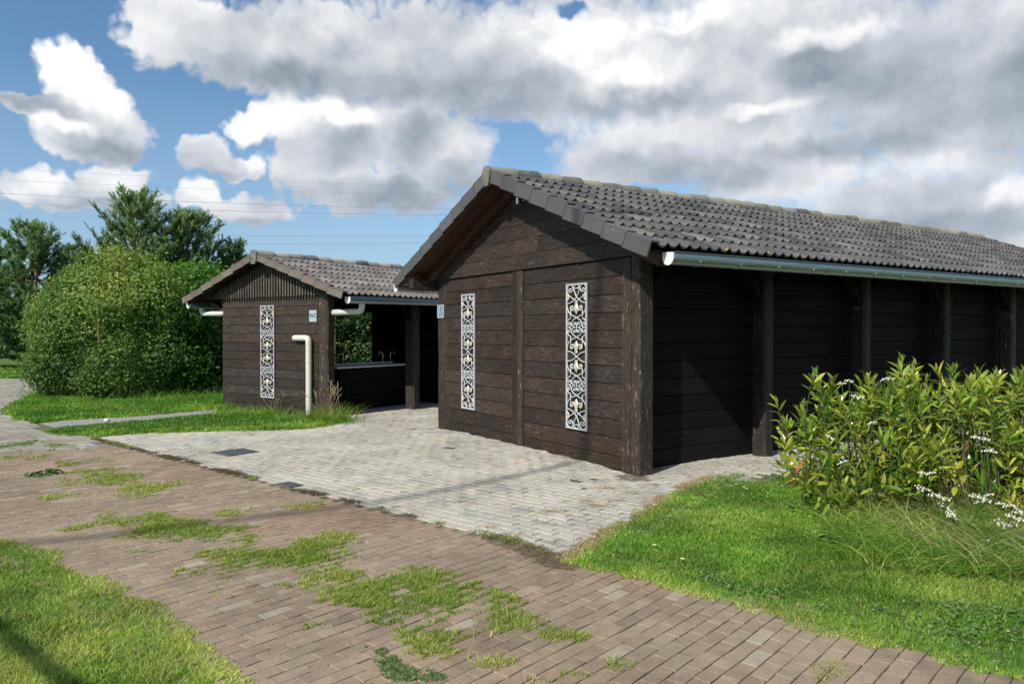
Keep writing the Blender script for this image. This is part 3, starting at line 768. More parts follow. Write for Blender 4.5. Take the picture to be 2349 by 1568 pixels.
# overhang: rafter, soffit boards and barge rafter on both slopes
g = MB(); s2 = MB()
for (eb, sg) in ((EB0, 1), (EB1, -1)):
    o, d, nn, L = slope_frame(eb, EZ0, MB_, RZ0)
    M = np.eye(4); M[:3, 0] = d; M[:3, 1] = np.cross(nn, d); M[:3, 2] = nn; M[:3, 3] = o - nn * .065
    s = M[:3, 1][0]
    for k in range(3):
        y = sorted((s * (-OV + .02 + k * .148), s * (-OV + .02 + k * .148 + .145)))
        s2.cbox((.06, y[0], -.024), (L - .03, y[1], 0.), .003, 0, M)
    y = sorted((s * (-.16), s * (-.05))); g.cbox((.1, y[0], -.17), (L - .06, y[1], -.026), .008, 0, M)
    y = sorted((s * (-OV + .012), s * (-OV + .07))); g.cbox((.04, y[0], -.062), (L - .02, y[1], -.026), .006, 0, M)
g.build('rafter', M_SOFF, H3); s2.build('soffit', M_SOFF, H3)
ROOF = tiles(-OV + .075, LEN + OV - .1, EB0 - .02, EZ0, MB_, RZ0, 9).build('roof', M_TILE, H3)
tiles(-OV + .075, LEN + OV - .1, EB1 + .02, EZ0, MB_, RZ0, 9).build('rear_slope', M_TILE, ROOF)
g = MB()
for eb in (EB0, EB1):
    o, d, nn, L = slope_frame(eb, EZ0, MB_, RZ0)
    a = o - nn * .034; b = o + d * (L) - nn * .034; e = np.array([1., 0, 0])
    q = [a - e * (OV - .03), a + e * (LEN + OV - .03), b + e * (LEN + OV - .03), b - e * (OV - .03)]
    V = np.array(q + [p - nn * .024 for p in q]); g.add(V, [[0, 1, 2, 3], [7, 6, 5, 4], [0, 4, 5, 1], [1, 5, 6, 2], [2, 6, 7, 3], [3, 7, 4, 0]])
g.build('light_block_deck', M_DARK, ROOF)  # underlay sheets added to block light through the tiles
for eb in (EB0 - .02, EB1 + .02):
    verge(-OV, -1, eb, EZ0, MB_, RZ0, 9, .142).build('verge', M_VERGE, ROOF)
    verge(LEN + OV, 1, eb, EZ0, MB_, RZ0, 9, .142).build('verge', M_VERGE, ROOF)
ridge_caps(-OV - .02, LEN + .35, MB_, RZ0 - .022, .101, .372).build('ridge', M_RIDGE, ROOF, smooth=False)
GUT = gutter(-.24, LEN + .45, -.680, 2.345, .074, -1, .0006).build('gutter', M_ZINC, H3, smooth=True)
gutter_end(-.24, -.680, 2.345, .074).build('gutter_end', M_ZEND, GUT)
GUT2 = gutter(-.46, LEN + .45, GW + .660, 2.345, .074, 1).build('gutter', M_ZINC, H3, smooth=True)
gutter_end(-.46, GW + .660, 2.345, .074).build('gutter_end', M_ZEND, GUT2)

# ================================================================== small wash house
LEN1 = 7.5; OV1 = .34; B1 = SW / 2
FB0, FZ0, FRZ = -.86, 2.262, 3.095; FB1 = SW + .86; SL1 = (FRZ - FZ0) / (B1 - FB0)
H1 = empty('wash_house', (*C1, 0), ROT1)
tag(H1, 'small brown timber wash house with slatted gable and open basin bay', 'building')
def under1(b, off=.09): return FZ0 - off + SL1 * (min(b - FB0, FB1 - b))
g = MB(); zs1 = [0.0] + [.135 + .1775 * i for i in range(13)]
plank_rows(g, 1, .145, SW + .01, 0.0, .03, zs1); g.cbox((.034, .1, 0), (.05, SW - .02, 2.5), .002, 1)
g.build('gable_wall', M_WOOD, H1)
g = MB(); b = -.42
while b < SW + .50:
    g.cbox((-.062, b, 2.285 + rng.normal(0, .004)), (-.034, b + .041, under1(b + .02) + .02), .003, 2); b += .0845
g.build('slat_screen', M_SLAT, H1)
g = MB(); b = .05
while b < SW - .02:
    g.cbox((-.028, b, 2.222 + rng.normal(0, .003)), (-.003, b + .041, 2.42), .003, 2); b += .0845
g.build('slat_shadow', M_WOOD, H1)  # short strips modelled in place of the slats' shadow on the boards
g = MB(); plank_poly(g, [(-.6, 2.28), (SW + .6, 2.28), (SW + .6, under1(SW + .6)), (B1, under1(B1)), (-.6, under1(-.6))], .004, .03); g.build('upper_gable', M_DARK, H1)
rough_post(H1, -.03, .17, -.135, .125, -.02, 2.32)
rough_post(H1, 1.93, 2.14, -.48, -.22, -.02, 2.35)
rough_post(H1, 4.6, 4.8, -.48, -.22, -.02, 2.35)
for (a, sgs) in ((2.035, (-1, 1)), (.07, (1,))):
    for sg in sgs:
        g = MB(); bb = -.35 if a > 1 else -.02
        g.beam((a + sg * .05, bb, 1.86), (a + sg * .46, bb, 2.28), .09, .11, .008, (0, 1, 0)); g.build('brace', M_DARK, H1)
g = MB(); g.cbox((.03, -.42, 2.24), (LEN1, -.28, 2.40), .008, 0); g.cbox((-.02, -.07, 2.325), (LEN1, .07, 2.46), .008, 0); g.cbox((.06, SW - .12, 2.12), (LEN1, SW, 2.28), .008, 0)
g.beam((.1, SW - .05, 1.95), (.1, SW + .62, 2.26), .1, .12, .008); g.build('eave_beam', M_POST, H1)
g = MB(); zz3 = [.01 + .1775 * i for i in range(14)]
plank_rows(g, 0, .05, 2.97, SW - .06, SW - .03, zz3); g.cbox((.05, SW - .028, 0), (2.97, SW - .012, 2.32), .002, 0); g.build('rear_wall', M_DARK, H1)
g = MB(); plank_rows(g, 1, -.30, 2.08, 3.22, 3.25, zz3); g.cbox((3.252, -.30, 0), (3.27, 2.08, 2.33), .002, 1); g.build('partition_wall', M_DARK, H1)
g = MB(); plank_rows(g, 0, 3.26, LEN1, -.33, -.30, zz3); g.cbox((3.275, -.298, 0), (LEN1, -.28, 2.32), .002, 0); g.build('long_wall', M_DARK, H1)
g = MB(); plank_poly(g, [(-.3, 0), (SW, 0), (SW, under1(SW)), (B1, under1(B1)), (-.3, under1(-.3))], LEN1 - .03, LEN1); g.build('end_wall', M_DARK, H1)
g = MB(); g.cbox((.06, .16, -.01), (3.21, SW - .07, .012), .002); g.build('floor_slab', M_SLAB, H1)
g = MB(); s2 = MB()
for eb in (FB0, FB1):
    o, d, nn, L = slope_frame(eb, FZ0, B1, FRZ)
    M = np.eye(4); M[:3, 0] = d; M[:3, 1] = np.cross(nn, d); M[:3, 2] = nn; M[:3, 3] = o - nn * .055
    s = M[:3, 1][0]
    for k in range(2):
        y = sorted((s * (-OV1 + .02 + k * .15), s * (-OV1 + .02 + k * .15 + .146))); s2.cbox((.05, y[0], -.022), (L - .03, y[1], 0), .003, 0, M)
    y = sorted((s * (-OV1 + .012), s * (-OV1 + .06))); g.cbox((.02, y[0], -.055), (L - .02, y[1], -.024), .006, 0, M)
g.build('rafter', M_DARK, H1); s2.build('soffit', M_DARK, H1)
ROOF1 = tiles(-OV1 + .075, LEN1 + OV1, FB0 - .02, FZ0, B1, FRZ, 7, .15, .022).build('roof', M_TILE_B, H1)
tiles(-OV1 + .075, LEN1 + OV1, FB1 + .02, FZ0, B1, FRZ, 7, .15, .022).build('rear_slope', M_TILE_B, ROOF1)
g = MB()
for eb in (FB0, FB1):
    o, d, nn, L = slope_frame(eb, FZ0, B1, FRZ); a = o - nn * .036; b = o + d * L - nn * .036; e = np.array([1., 0, 0])
    q = [a - e * (OV1 - .03), a + e * (LEN1 + OV1 - .03), b + e * (LEN1 + OV1 - .03), b - e * (OV1 - .03)]
    V = np.array(q + [p - nn * .018 for p in q]); g.add(V, [[0, 1, 2, 3], [7, 6, 5, 4], [0, 4, 5, 1], [1, 5, 6, 2], [2, 6, 7, 3], [3, 7, 4, 0]])
g.build('light_block_deck', M_DARK, ROOF1)  # added sheets that keep light from passing this roof
for eb in (FB0 - .02, FB1 + .02): verge(-OV1, -1, eb, FZ0, B1, FRZ, 7, .105).build('verge', M_VERGE_B, ROOF1)
ridge_caps(-OV1 - .02, LEN1 + .3, B1, FRZ - .01, .110, .36).build('ridge', M_RIDGE_B, ROOF1)
G1 = gutter(-.22, LEN1 + .3, -.91, 2.165, .066, -1, .008).build('gutter', M_ZINC, H1, smooth=True)
gutter_end(-.22, -.91, 2.165, .066).build('gutter_end', M_ZEND, G1)
G2 = gutter(-.22, LEN1 + .3, SW + .91, 2.165, .066, 1).build('gutter', M_ZINC, H1, smooth=True)
gutter_end(-.22, SW + .91, 2.165, .066).build('gutter_end', M_ZEND, G2)
def bend(pts, r=.07, k=5):
    """round the corners of a pipe run"""
    pts = [np.array(p, float) for p in pts]; out = [pts[0]]
    for i in range(1, len(pts) - 1):
        a = pts[i - 1] - pts[i]; b = pts[i + 1] - pts[i]; a /= np.linalg.norm(a); b /= np.linalg.norm(b)
        for t in np.linspace(0, 1, k): out.append(pts[i] + a * r * (1 - t) ** 2 + b * r * t ** 2)
    out.append(pts[-1]); return out
g = MB(); g.tube(bend([(.12, -.90, 2.12), (.12, -.90, 1.965), (.12, .03, 1.95)], .09), .056, 14); g.build('outlet_pipe', M_PVCG, H1, smooth=True)
g = MB(); g.tube(bend([(.02, SW + .80, 2.12), (.02, SW + .80, 1.985), (.02, SW - .02, 1.975)], .09), .052, 14); g.build('outlet_pipe', M_PVCG, H1, smooth=True)
g = MB(); g.tube(bend([(.02, .80, 1.475), (-.072, .78, 1.475), (-.072, .335, 1.475), (-.072, .335, .0)], .085, 8), .058, 18)
for z in (.30, 1.02): g.tube([(-.072, .335, z), (-.072, .335, z + .022)], .064, 18)
g.tube([(-.072, .335, 1.36), (-.072, .335, 1.385)], .0625, 18); g.tube([(-.072, .44, 1.475), (-.072, .465, 1.475)], .0625, 18)
g.build('vent_pipe', M_PVC, H1, smooth=False)

# ================================================================== wash counter in the open bay
K = empty('wash_counter', (*small(0, 0), 0), ROT1)
tag(K, 'dark cabinet with pale worktop and four bent taps in the open bay', 'counter')
g = MB(); g.cbox((.60, .30, .868), (2.72, .95, .900), .004); g.cbox((.1, .93, .868), (2.72, 1.02, .935), .004); g.build('worktop', M_WTOP, K)
g = MB(); g.cbox((.64, .33, .83), (2.70, .36, .866), .003); plank_rows(g, 0, .84, 1.70, .355, .38, [.06, .32, .58, .84]); plank_rows(g, 0, 1.76, 2.70, .355, .38, [.06, .32, .58, .84])
g.cbox((.70, .36, .012), (.82, .42, .84), .005, 2); g.cbox((1.71, .345, .012), (1.755, .40, .84), .005, 2); g.cbox((.66, .40, .012), (.69, .95, .86), .004, 2); g.cbox((.70, .385, .02), (2.70, .40, .86), .002); g.build('cabinet_front', M_DARK, K)
def taploc(x):
    r = ray((1200 + x * .35068) / 1.7369, (1150 + 860 * .35068) / 1.7369); p0 = np.array([*small(0, .62), 0]) - [0, 0, EYE]; nn = np.array([*U1, 0])
    p = r * (p0 @ nn) / (r @ nn); q = p[:2] - C1; return q @ W1
for (x0, x1) in ((440, 640), (860, 1080)):
    a0, a1 = taploc(x0), taploc(x1); g = MB()
    o = [(a0, .42), (a1, .42), (a1, .82), (a0, .82)]
    V = [(a, b, .9025) for a, b in o] + [(a + (.03 if i in (0, 3) else -.03), b + (.03 if i < 2 else -.03), .9035) for i, (a, b) in enumerate(o)] + [(a + (.05 if i in (0, 3) else -.05), b + (.05 if i < 2 else -.05), .74) for i, (a, b) in enumerate(o)]
    F = [[r * 4 + i, r * 4 + (i + 1) % 4, r * 4 + 4 + (i + 1) % 4, r * 4 + 4 + i] for r in (0, 1) for i in range(4)] + [[8, 9, 10, 11]]
    g.add(V, F); g.build('basin', M_STEEL, K)
for x, sg in ((478, -1), (563, 1), (928, -1), (1014, 1)):
    a = taploc(x); g = MB()
    pts = [(a, .62, .90), (a, .62, 1.09)] + [(a + sg * .07 * (1 - cos(t)), .62, 1.09 + .07 * sin(t)) for t in np.linspace(.2, pi * .92, 9)]
    g.tube(pts, .011, 8); g.tube([(a, .62, .90), (a, .62, .945)], .024, 10); tp = g.build('tap', M_CHROME, K, smooth=True)
    h = MB(); h.tube([(a - .055, .62, .935), (a + .055, .62, .935)], .012, 8); h.tube([(a - .06, .62, .925), (a - .06, .62, .955)], .02, 8); h.tube([(a + .06, .62, .925), (a + .06, .62, .955)], .02, 8); h.build('handle', M_CHROME, tp, smooth=True)

# ================================================================== cast ornament panels
def panel(name, label, loc, rz, w, h, z):
    T = empty(name, (*loc, z), rz); tag(T, label, 'wall ornament', 'cast ornament panels on the timber gables')
    fr = MB(); t = .020; d0, d1 = -.034, -.006
    for (lo, hi) in (((-w / 2, d0, -h / 2), (-w / 2 + t, d1, h / 2)), ((w / 2 - t, d0, -h / 2), (w / 2, d1, h / 2)), ((-w / 2 + t, d0 + .001, -h / 2), (w / 2 - t, d1, -h / 2 + t)), ((-w / 2 + t, d0 + .001, h / 2 - t), (w / 2 - t, d1, h / 2))):
        fr.cbox(lo, hi, .004)
    fr.build('frame', M_CAST, T)
    kx = (w / 2 - t * .5) / 165.; kz = (h / 2 - t) / 1355.
    def tr(p, my): return np.array([((x - 345) * kx, -.020, (1537 - y) * kz * my) for x, y in p])
    def smooth(p, n=6):
        p = np.array(p, float); q = np.vstack([2 * p[0] - p[1], p, 2 * p[-1] - p[-2]]); out = []
        for i in range(1, len(q) - 2):
            for tt in np.arange(n) / n:
                out.append(.5 * (2 * q[i] + (q[i + 1] - q[i - 1]) * tt + (2 * q[i - 1] - 5 * q[i] + 4 * q[i + 1] - q[i + 2]) * tt ** 2 + (3 * q[i] - q[i - 1] - 3 * q[i + 1] + q[i + 2]) * tt ** 3))
        out.append(q[-2]); return np.array(out)
    sc = MB()
    P1 = [(186, 330), (186, 260), (198, 205), (232, 176), (268, 192), (284, 240), (276, 290), (248, 312), (220, 296), (214, 262), (234, 244), (252, 262), (242, 280)]
    P2 = [(345, 172), (312, 192), (300, 240), (312, 310), (345, 402), (400, 478), (455, 515), (505, 528)]
    P3 = [(222, 385), (285, 438), (345, 490)]
    P4 = [(185, 528), (188, 610), (212, 690), (250, 742), (300, 772), (345, 800), (395, 838), (424, 885), (424, 935), (392, 985)]
    P5 = [(305, 655), (246, 655), (246, 735), (246, 815), (212, 834), (190, 880), (184, 930), (184, 985)]
    P6 = [(228, 985), (246, 966), (252, 930), (238, 898), (212, 893), (199, 916), (212, 938), (226, 926)]
    P7 = [(345, 960), (345, 935), (332, 900), (308, 893), (298, 915), (312, 934), (330, 926)]
    lower = lambda p: [(x, 1970 - y) for x, y in p]
    X = [(185, 1440), (245, 1452), (300, 1490), (345, 1537)]
    rr = .0078
    for my in (1, -1):
        for mx in (1, -1):
            M = lambda p: [(345 + mx * (x - 345), y) for x, y in p]
            for p in (P1, P2, P3, P4, lower(P4), P6, lower(P6), P7, lower(P7), X):
                sc.tube(tr(smooth(M(p)), my), rr, 7, flat=(0, 1, 0))
            for p in (P5, lower(P5)):
                q = M(p); sc.tube(tr(q[:2], my), rr, 7, flat=(0, 1, 0)); sc.tube(tr(q[1:4], my), rr, 7, flat=(0, 1, 0)); sc.tube(tr(smooth(q[3:]), my), rr, 7, flat=(0, 1, 0))
            sc.tube(tr([M([(290, 985)])[0], M([(322, 985)])[0]], my), rr * 1.25, 7, flat=(0, 0, 1)); sc.tube(tr([M([(205, 985)])[0], M([(235, 985)])[0]], my), rr * 1.25, 7, flat=(0, 0, 1))
        sc.tube(tr([(300, 242), (390, 242)], my), rr, 7, flat=(0, 0, 1)); sc.tube(tr([(345, 945), (345, 1025)], my), rr, 7, flat=(0, 1, 0))
    sc.build('scrollwork', M_CAST, T, smooth=True)
    for my in (1, -1):
        for (y0, sg) in ((505, 1), (1465, -1)):
            f = MB()
            Y = lambda y: y0 + sg * (y - 505)
            prof = [(498, 15), (515, 30), (528, 17), (545, 20), (575, 30), (620, 42), (655, 38), (690, 22), (740, 2)]
            ring = np.linspace(0, 2 * pi, 11)[:-1]; V = []
            for (y, hw) in prof: V.append(np.stack([hw * kx * np.cos(ring), -.024 - .019 * np.sin(ring) * min(1, hw / 30) , np.full(10, (1537 - Y(y)) * kz * my)], 1))
            V = np.concatenate(V); j = np.arange(10); k = (j + 1) % 10
            f.add(V, np.concatenate([np.stack([i * 10 + j, i * 10 + k, (i + 1) * 10 + k, (i + 1) * 10 + j], 1) for i in range(len(prof) - 1)]))
            for mx in (1, -1):
                c = [(345, 560), (322, 610), (300, 650), (272, 654), (250, 625), (254, 590), (276, 582), (286, 604), (270, 614)]
                pts = smooth([(345 + mx * (x - 345), Y(y)) for x, y in c]); f.tube(tr(pts, my) + [0, -.006, 0], np.linspace(.014, .008, len(pts)), 7, flat=(0, 1, 0))
            f.build('fleur', M_GOLD, T, smooth=True)
        for mx in (1, -1):
            f = MB()
            for q in ([(196, 318), (206, 350), (228, 385), (238, 392)], [(190, 345), (205, 375), (230, 390)], [(192, 380), (208, 400), (214, 432), (192, 470)], [(190, 478), (186, 450), (194, 415)]):
                pts = smooth([(345 + mx * (x - 345), y) for x, y in q]); f.tube(tr(pts, my) + [0, -.004, 0], .0075 + .004 * np.sin(np.linspace(0, pi * 3, len(pts))) ** 2, 6, flat=(0, 1, 0))
            f.build('leaf', M_GOLD, T, smooth=True)
    return T
RZ3 = atan2(-U3[1], -U3[0]); RZ1 = atan2(-U1[1], -U1[0])
panel('ornament_panel', 'widest white cast scroll panel, right of the centre post on the large wash house', big(-.002, 1.121), RZ3, .412, 1.795, 1.292)
panel('ornament_panel', 'white cast scroll panel left of the centre post on the large wash house', big(-.002, 3.850), RZ3, .404, 1.77, 1.289)
panel('ornament_panel', 'white cast scroll panel on the small wash house beside the bent vent pipe', small(-.002, 1.652), RZ1, .432, 1.842, 1.197)

# ================================================================== signs
def text_mesh(txt, size):
    cu = bpy.data.curves.new('lettering', 'FONT'); cu.body = txt; cu.size = size; cu.align_x = 'CENTER'; cu.align_y = 'CENTER'; cu.extrude = .0012; cu.offset = .0010
    o = bpy.data.objects.new('lettering', cu); COL.objects.link(o); bpy.context.view_layer.update()
    me = bpy.data.meshes.new_from_object(o.evaluated_get(bpy.context.evaluated_depsgraph_get())); bpy.data.objects.remove(o); return me
def sign(label, loc, rz, z, w, h, pm):
    T = empty('sign', (*loc, z), rz); tag(T, label, 'sign')
    g = MB(); g.cbox((-w / 2, -.010, -h / 2), (w / 2, 0, h / 2), .002); g.build('plate', pm, T)
    g = MB(); e = .006; i = .010
    for (lo, hi) in (((-w / 2, -h / 2), (w / 2, -h / 2 + e)), ((-w / 2, h / 2 - e), (w / 2, h / 2)), ((-w / 2, -h / 2 + e), (-w / 2 + e, h / 2 - e)), ((w / 2 - e, -h / 2 + e), (w / 2, h / 2 - e))):
        g.cbox((lo[0], -.0135, lo[1]), (hi[0], -.0101, hi[1]), .001)
    g.build('border', M_PLATE_E, T)
    for sx in (-1, 1):
        for sz in (-1, 1):
            g = MB(); M = np.array([[1, 0, 0, sx * (w / 2 - .02)], [0, 0, -1, -.0102], [0, 1, 0, sz * (h / 2 - .02)], [0, 0, 0, 1.]]); g.lathe([(.008, 0), (.007, .003), (.0, .004)], 10, M); g.build('screw', M_SCREW, T)
    return T
T = sign('square grey sign lettered WC on the small wash house gable', small(-.004, .285), RZ1, 1.895, .205, .215, M_PLATE)
me = text_mesh('WC', .112); me.materials.append(M_INK); o = bpy.data.objects.new('lettering', me); link(o, T); o.location = (0, -.0125, 0); o.rotation_euler = (pi / 2, 0, 0)
T = sign('grey sign with a shower pictogram on the left corner post of the large wash house', big(-.022, 4.757), RZ3, 1.93, .225, .212, M_PLATE_D)
g = MB()
def stroke(p, t=.007):
    for (x0, z0), (x1, z1) in zip(p[:-1], p[1:]):
        g.cbox((min(x0, x1) - t / 2, -.0135, min(z0, z1) - t / 2), (max(x0, x1) + t / 2, -.0102, max(z0, z1) + t / 2), .0008)
stroke([(.0, .045), (.0, .070), (.055, .070), (.055, -.070), (-.05, -.070), (-.05, -.055), (-.075, -.055)]); stroke([(.055, -.050), (.085, -.050)]); stroke([(-.006, .045), (.006, .045)], .009)
for i, z in enumerate((.025, .0, -.022, -.042)):
    for k in range(3 + (i > 1)):
        x = (k - 1 - .5 * (i > 1)) * (.012 + .004 * i); g.cbox((x - .003, -.0125, z - .005), (x + .003, -.0102, z + .004), .0008)
g.build('pictogram', M_INK, T)

# ================================================================== small lamp under the gable peak
T = empty('wall_lamp', (*big(-.04, 2.30), 3.40), RZ3); tag(T, 'small silver cylinder lamp under the peak of the large gable', 'lamp')
g = MB(); g.lathe([(0, -.08), (.034, -.08), (.036, -.075), (.036, .075), (.034, .08), (0, .08)], 18, np.array([[1, 0, 0, 0], [0, 1, 0, -.07], [0, 0, 1, 0], [0, 0, 0, 1.]])); g.build('housing', M_STEEL, T, smooth=False)
g = MB(); g.cbox((.075, -.05, -.05), (.115, .0, .045), .004); g.cbox((-.012, -.045, -.03), (.012, .0, .03), .003); g.build('bracket', M_STEEL, T)

# ================================================================== drain covers
def cover(label, px, ln, wd, ang):
    p = gnd(*px); T = empty('drain_cover', (*p, 0.0), ang); tag(T, label, 'drain cover')
    g = MB(); g.cbox((-ln / 2, -wd / 2, -.01), (ln / 2, wd / 2, .012), .004); g.build('lid', M_COVER, T)
    g = MB(); e = .025
    for (lo, hi) in (((-ln / 2 - e, -wd / 2 - e), (ln / 2 + e, -wd / 2 - .003)), ((-ln / 2 - e, wd / 2 + .003), (ln / 2 + e, wd / 2 + e)), ((-ln / 2 - e, -wd / 2 - .003), (-ln / 2 - .003, wd / 2 + .003)), ((ln / 2 + .003, -wd / 2 - .003), (ln / 2 + e, wd / 2 + .003))):
        g.cbox((*lo, -.01), (*hi, .010), .003)
    g.build('rim', M_COVER, T)
cover('dark square drain cover in the middle of the pale paving', (540, 1037), .38, .40, atan2(E1[1], E1[0]))
cover('dark drain cover half overgrown at the edge of the brown path', (663, 1112), .22, .13, atan2(E1[1], E1[0]))
# ------------------------------------------------------------------ grass
def blades(P, h, w, lean, tint, z0=-.018, curl=.5, wind=None, seg=2, ty=None):
    """P (n,2) roots; returns vertices, faces, tints of curved blades"""
    n_ = len(P); a = rng.random(n_) * 2 * pi if wind is None else wind
    d = np.stack([np.cos(a), np.sin(a)], 1); b2 = rng.random(n_) * 2 * pi
    s = np.stack([np.cos(b2), np.sin(b2)], 1) * .6 + np.stack([-d[:, 1], d[:, 0]], 1) * .4
    s /= np.linalg.norm(s, axis=1)[:, None] + 1e-9
    V = np.zeros((n_, 2 * seg + 1, 3)); z0 = np.broadcast_to(np.asarray(z0, float), (n_,))
    for k in range(seg + 1):
        t = k / seg; off = d * (lean * h * (t * (1 - curl) + curl * t * t))[:, None]
        z = z0 + h * t * (1 - .35 * lean * t); wd = w * (1 - t) ** .7
        if k < seg:
            V[:, 2 * k, :2] = P + off - s * wd[:, None] / 2; V[:, 2 * k + 1, :2] = P + off + s * wd[:, None] / 2
            V[:, 2 * k, 2] = z; V[:, 2 * k + 1, 2] = z
        else: V[:, 2 * seg, :2] = P + off; V[:, 2 * seg, 2] = z
    base = np.arange(n_)[:, None] * (2 * seg + 1)
    Q = [base + np.array([[2 * k, 2 * k + 1, 2 * k + 3, 2 * k + 2]]) for k in range(seg - 1)]
    T3 = base + np.array([[2 * seg - 2, 2 * seg - 1, 2 * seg]])
    C = np.repeat(np.stack([tint, rng.random(n_) if ty is None else ty, rng.random(n_)], 1), 2 * seg + 1, 0)
    return V.reshape(-1, 3), (np.concatenate(Q) if Q else None), T3, C
def add_blades(mb, *a, **k):
    V, Q, T3, C = blades(*a, **k)
    b = mb.n; mb.add(V, T3, C)
    if Q is not None: mb.f.setdefault(4, []).append(Q + b)
def scatter(poly, dens_near, dmin=3.0, power=1.6, cap=None):
    """random points in polygon, thinning with distance"""
    poly = np.asarray(poly); lo, hi = poly.min(0), poly.max(0); lo = np.maximum(lo, [-40, .9]); hi = np.minimum(hi, [24, 45])
    out = []
    for y0 in np.arange(lo[1], hi[1], 1.):
        y1 = min(y0 + 1., hi[1]); xm = y1 * .85 + 2.6
        x0, x1 = max(lo[0], -xm), min(hi[0], xm)
        if x1 <= x0: continue
        n_ = int((x1 - x0) * (y1 - y0) * dens_near * min(1, (dmin / max(y0, dmin)) ** power))
        out.append(np.stack([rng.uniform(x0, x1, n_), rng.uniform(y0, y1, n_)], 1))
    P = np.concatenate(out); return P[inside(P, poly)]
def jag(P, poly, amp=.10, sc=5., seed=3):
    """ragged lawn edge: keep points further from the edge than a noise width"""
    d = edge_dist(P, poly); return d, d > (fbm(P[:, 0] * sc, P[:, 1] * sc, seed, 3) - .42) * amp * 3

def expand(poly, r):
    p = np.asarray(poly); a = p - np.roll(p, 1, 0); b = np.roll(p, -1, 0) - p
    sg = 1 if (p[:, 0] * np.roll(p[:, 1], -1) - np.roll(p[:, 0], -1) * p[:, 1]).sum() > 0 else -1
    t = a / np.linalg.norm(a, axis=1)[:, None] + b / np.linalg.norm(b, axis=1)[:, None]; t /= np.linalg.norm(t, axis=1)[:, None] + 1e-9
    return p + sg * np.stack([t[:, 1], -t[:, 0]], 1) * r
def lawn(name, poly, dens, label, hmean=.045, wmean=.0042, yellow=.3, dmin=3.2, power=1.3, seed=1, edge_amp=.13, edgeyel=.85, mat=None):
    poly = expand(poly, .07); P = scatter(poly, dens, dmin, power); d, k = jag(P, poly, edge_amp, 6., seed); P = P[k]; d = d[k]; n_ = len(P)
    dep = P[:, 1]; f1 = fbm(P[:, 0] * 1.1, P[:, 1] * 1.1, seed + 5); f2 = fbm(P[:, 0] * 6, P[:, 1] * 6, seed + 9)
    h = hmean * (.55 + .9 * f2) * (.6 + .5 * rng.random(n_)) * np.clip(.5 + d / .25, .5, 1)
    w = wmean * np.maximum(1, dep / 4.2) * (.7 + .6 * rng.random(n_))
    t = np.clip(.22 + (f1 - .5) * 1.1 + (f2 - .5) * .5 + rng.normal(0, .22, n_) + yellow * .25 + np.clip(1 - d / .22, 0, 1) * edgeyel * .6, 0, 1)
    t = np.where(rng.random(n_) < .035, 1., t)
    mb = MB(); add_blades(mb, P, h, w, .35 + 1.0 * rng.random(n_), t, z0=np.where(d < .30, .0, -.008), ty=np.clip(.55 + (fbm(P[:, 0] * 2.3, P[:, 1] * 2.3, seed + 31) - .5) * 1.7 + rng.normal(0, .22, n_), 0, 1))
    o = mb.build(name, mat or M_GRASS); tag(o, label, 'grass', kind='stuff'); return o
lawn('lawn_grass', LAWN_L, 15000, 'short yellowish lawn grass in the front left corner', .042, .0056, 1.7, seed=2)
lawn('lawn_grass', LAWN_R, 14000, 'bright green lawn grass in front of the large wash house', .040, .0058, .95, dmin=4.2, power=1.2, seed=7)
lawn('lawn_grass', ISLE_A, 2600, 'green lawn strip in front of the small wash house', .075, .0060, .15, dmin=12, power=1.2, seed=11, edgeyel=.4)
lawn('lawn_grass', ISLE_B, 1900, 'green lawn under the big hedge shrub', .085, .0065, .25, dmin=13, power=1.2, seed=13, edgeyel=.4)
FAR = pxs([(104, 867), (-900, 866), (-700, 838), (120, 838)])
lawn('lawn_grass', FAR, 420, 'far green lawn beyond the track at the left edge', .10, .012, .2, dmin=20, power=1., seed=17)

# straw-coloured dead edge between the pale paving and the lawn
EDGE = pxs([(1300, 1288), (1345, 1258), (1400, 1218), (1490, 1166), (1560, 1121), (1640, 1094), (1720, 1078), (1800, 1064), (1900, 1048)])
def along_line(line, n_, spread, off=0.):
    seg = np.linalg.norm(np.diff(line, axis=0), axis=1); cs = np.concatenate([[0], np.cumsum(seg)]); s = rng.random(n_) * cs[-1]
    i = np.clip(np.searchsorted(cs, s) - 1, 0, len(seg) - 1); f = (s - cs[i]) / seg[i]
    p = line[i] + (line[i + 1] - line[i]) * f[:, None]; t = (line[i + 1] - line[i]) / seg[i][:, None]; nrm = np.stack([-t[:, 1], t[:, 0]], 1)
    o = rng.normal(0, 1, n_) * spread + off
    return p + nrm * o[:, None], s / cs[-1], o
P, s, o = along_line(EDGE, 17000, .045, .01)
k = fbm(P[:, 0] * 5, P[:, 1] * 5, 41) > .42; P = P[k]; s = s[k]
mb = MB(); add_blades(mb, P, .022 + .02 * rng.random(len(P)), .004 + .002 * rng.random(len(P)), .5 + .5 * rng.random(len(P)), np.clip(.5 + rng.normal(0, .25, len(P)), 0, 1), z0=.0)
tag(mb.build('dry_grass', M_STRAW), 'straw coloured dead grass along the lawn edge of the pale paving', 'dry grass', kind='stuff')
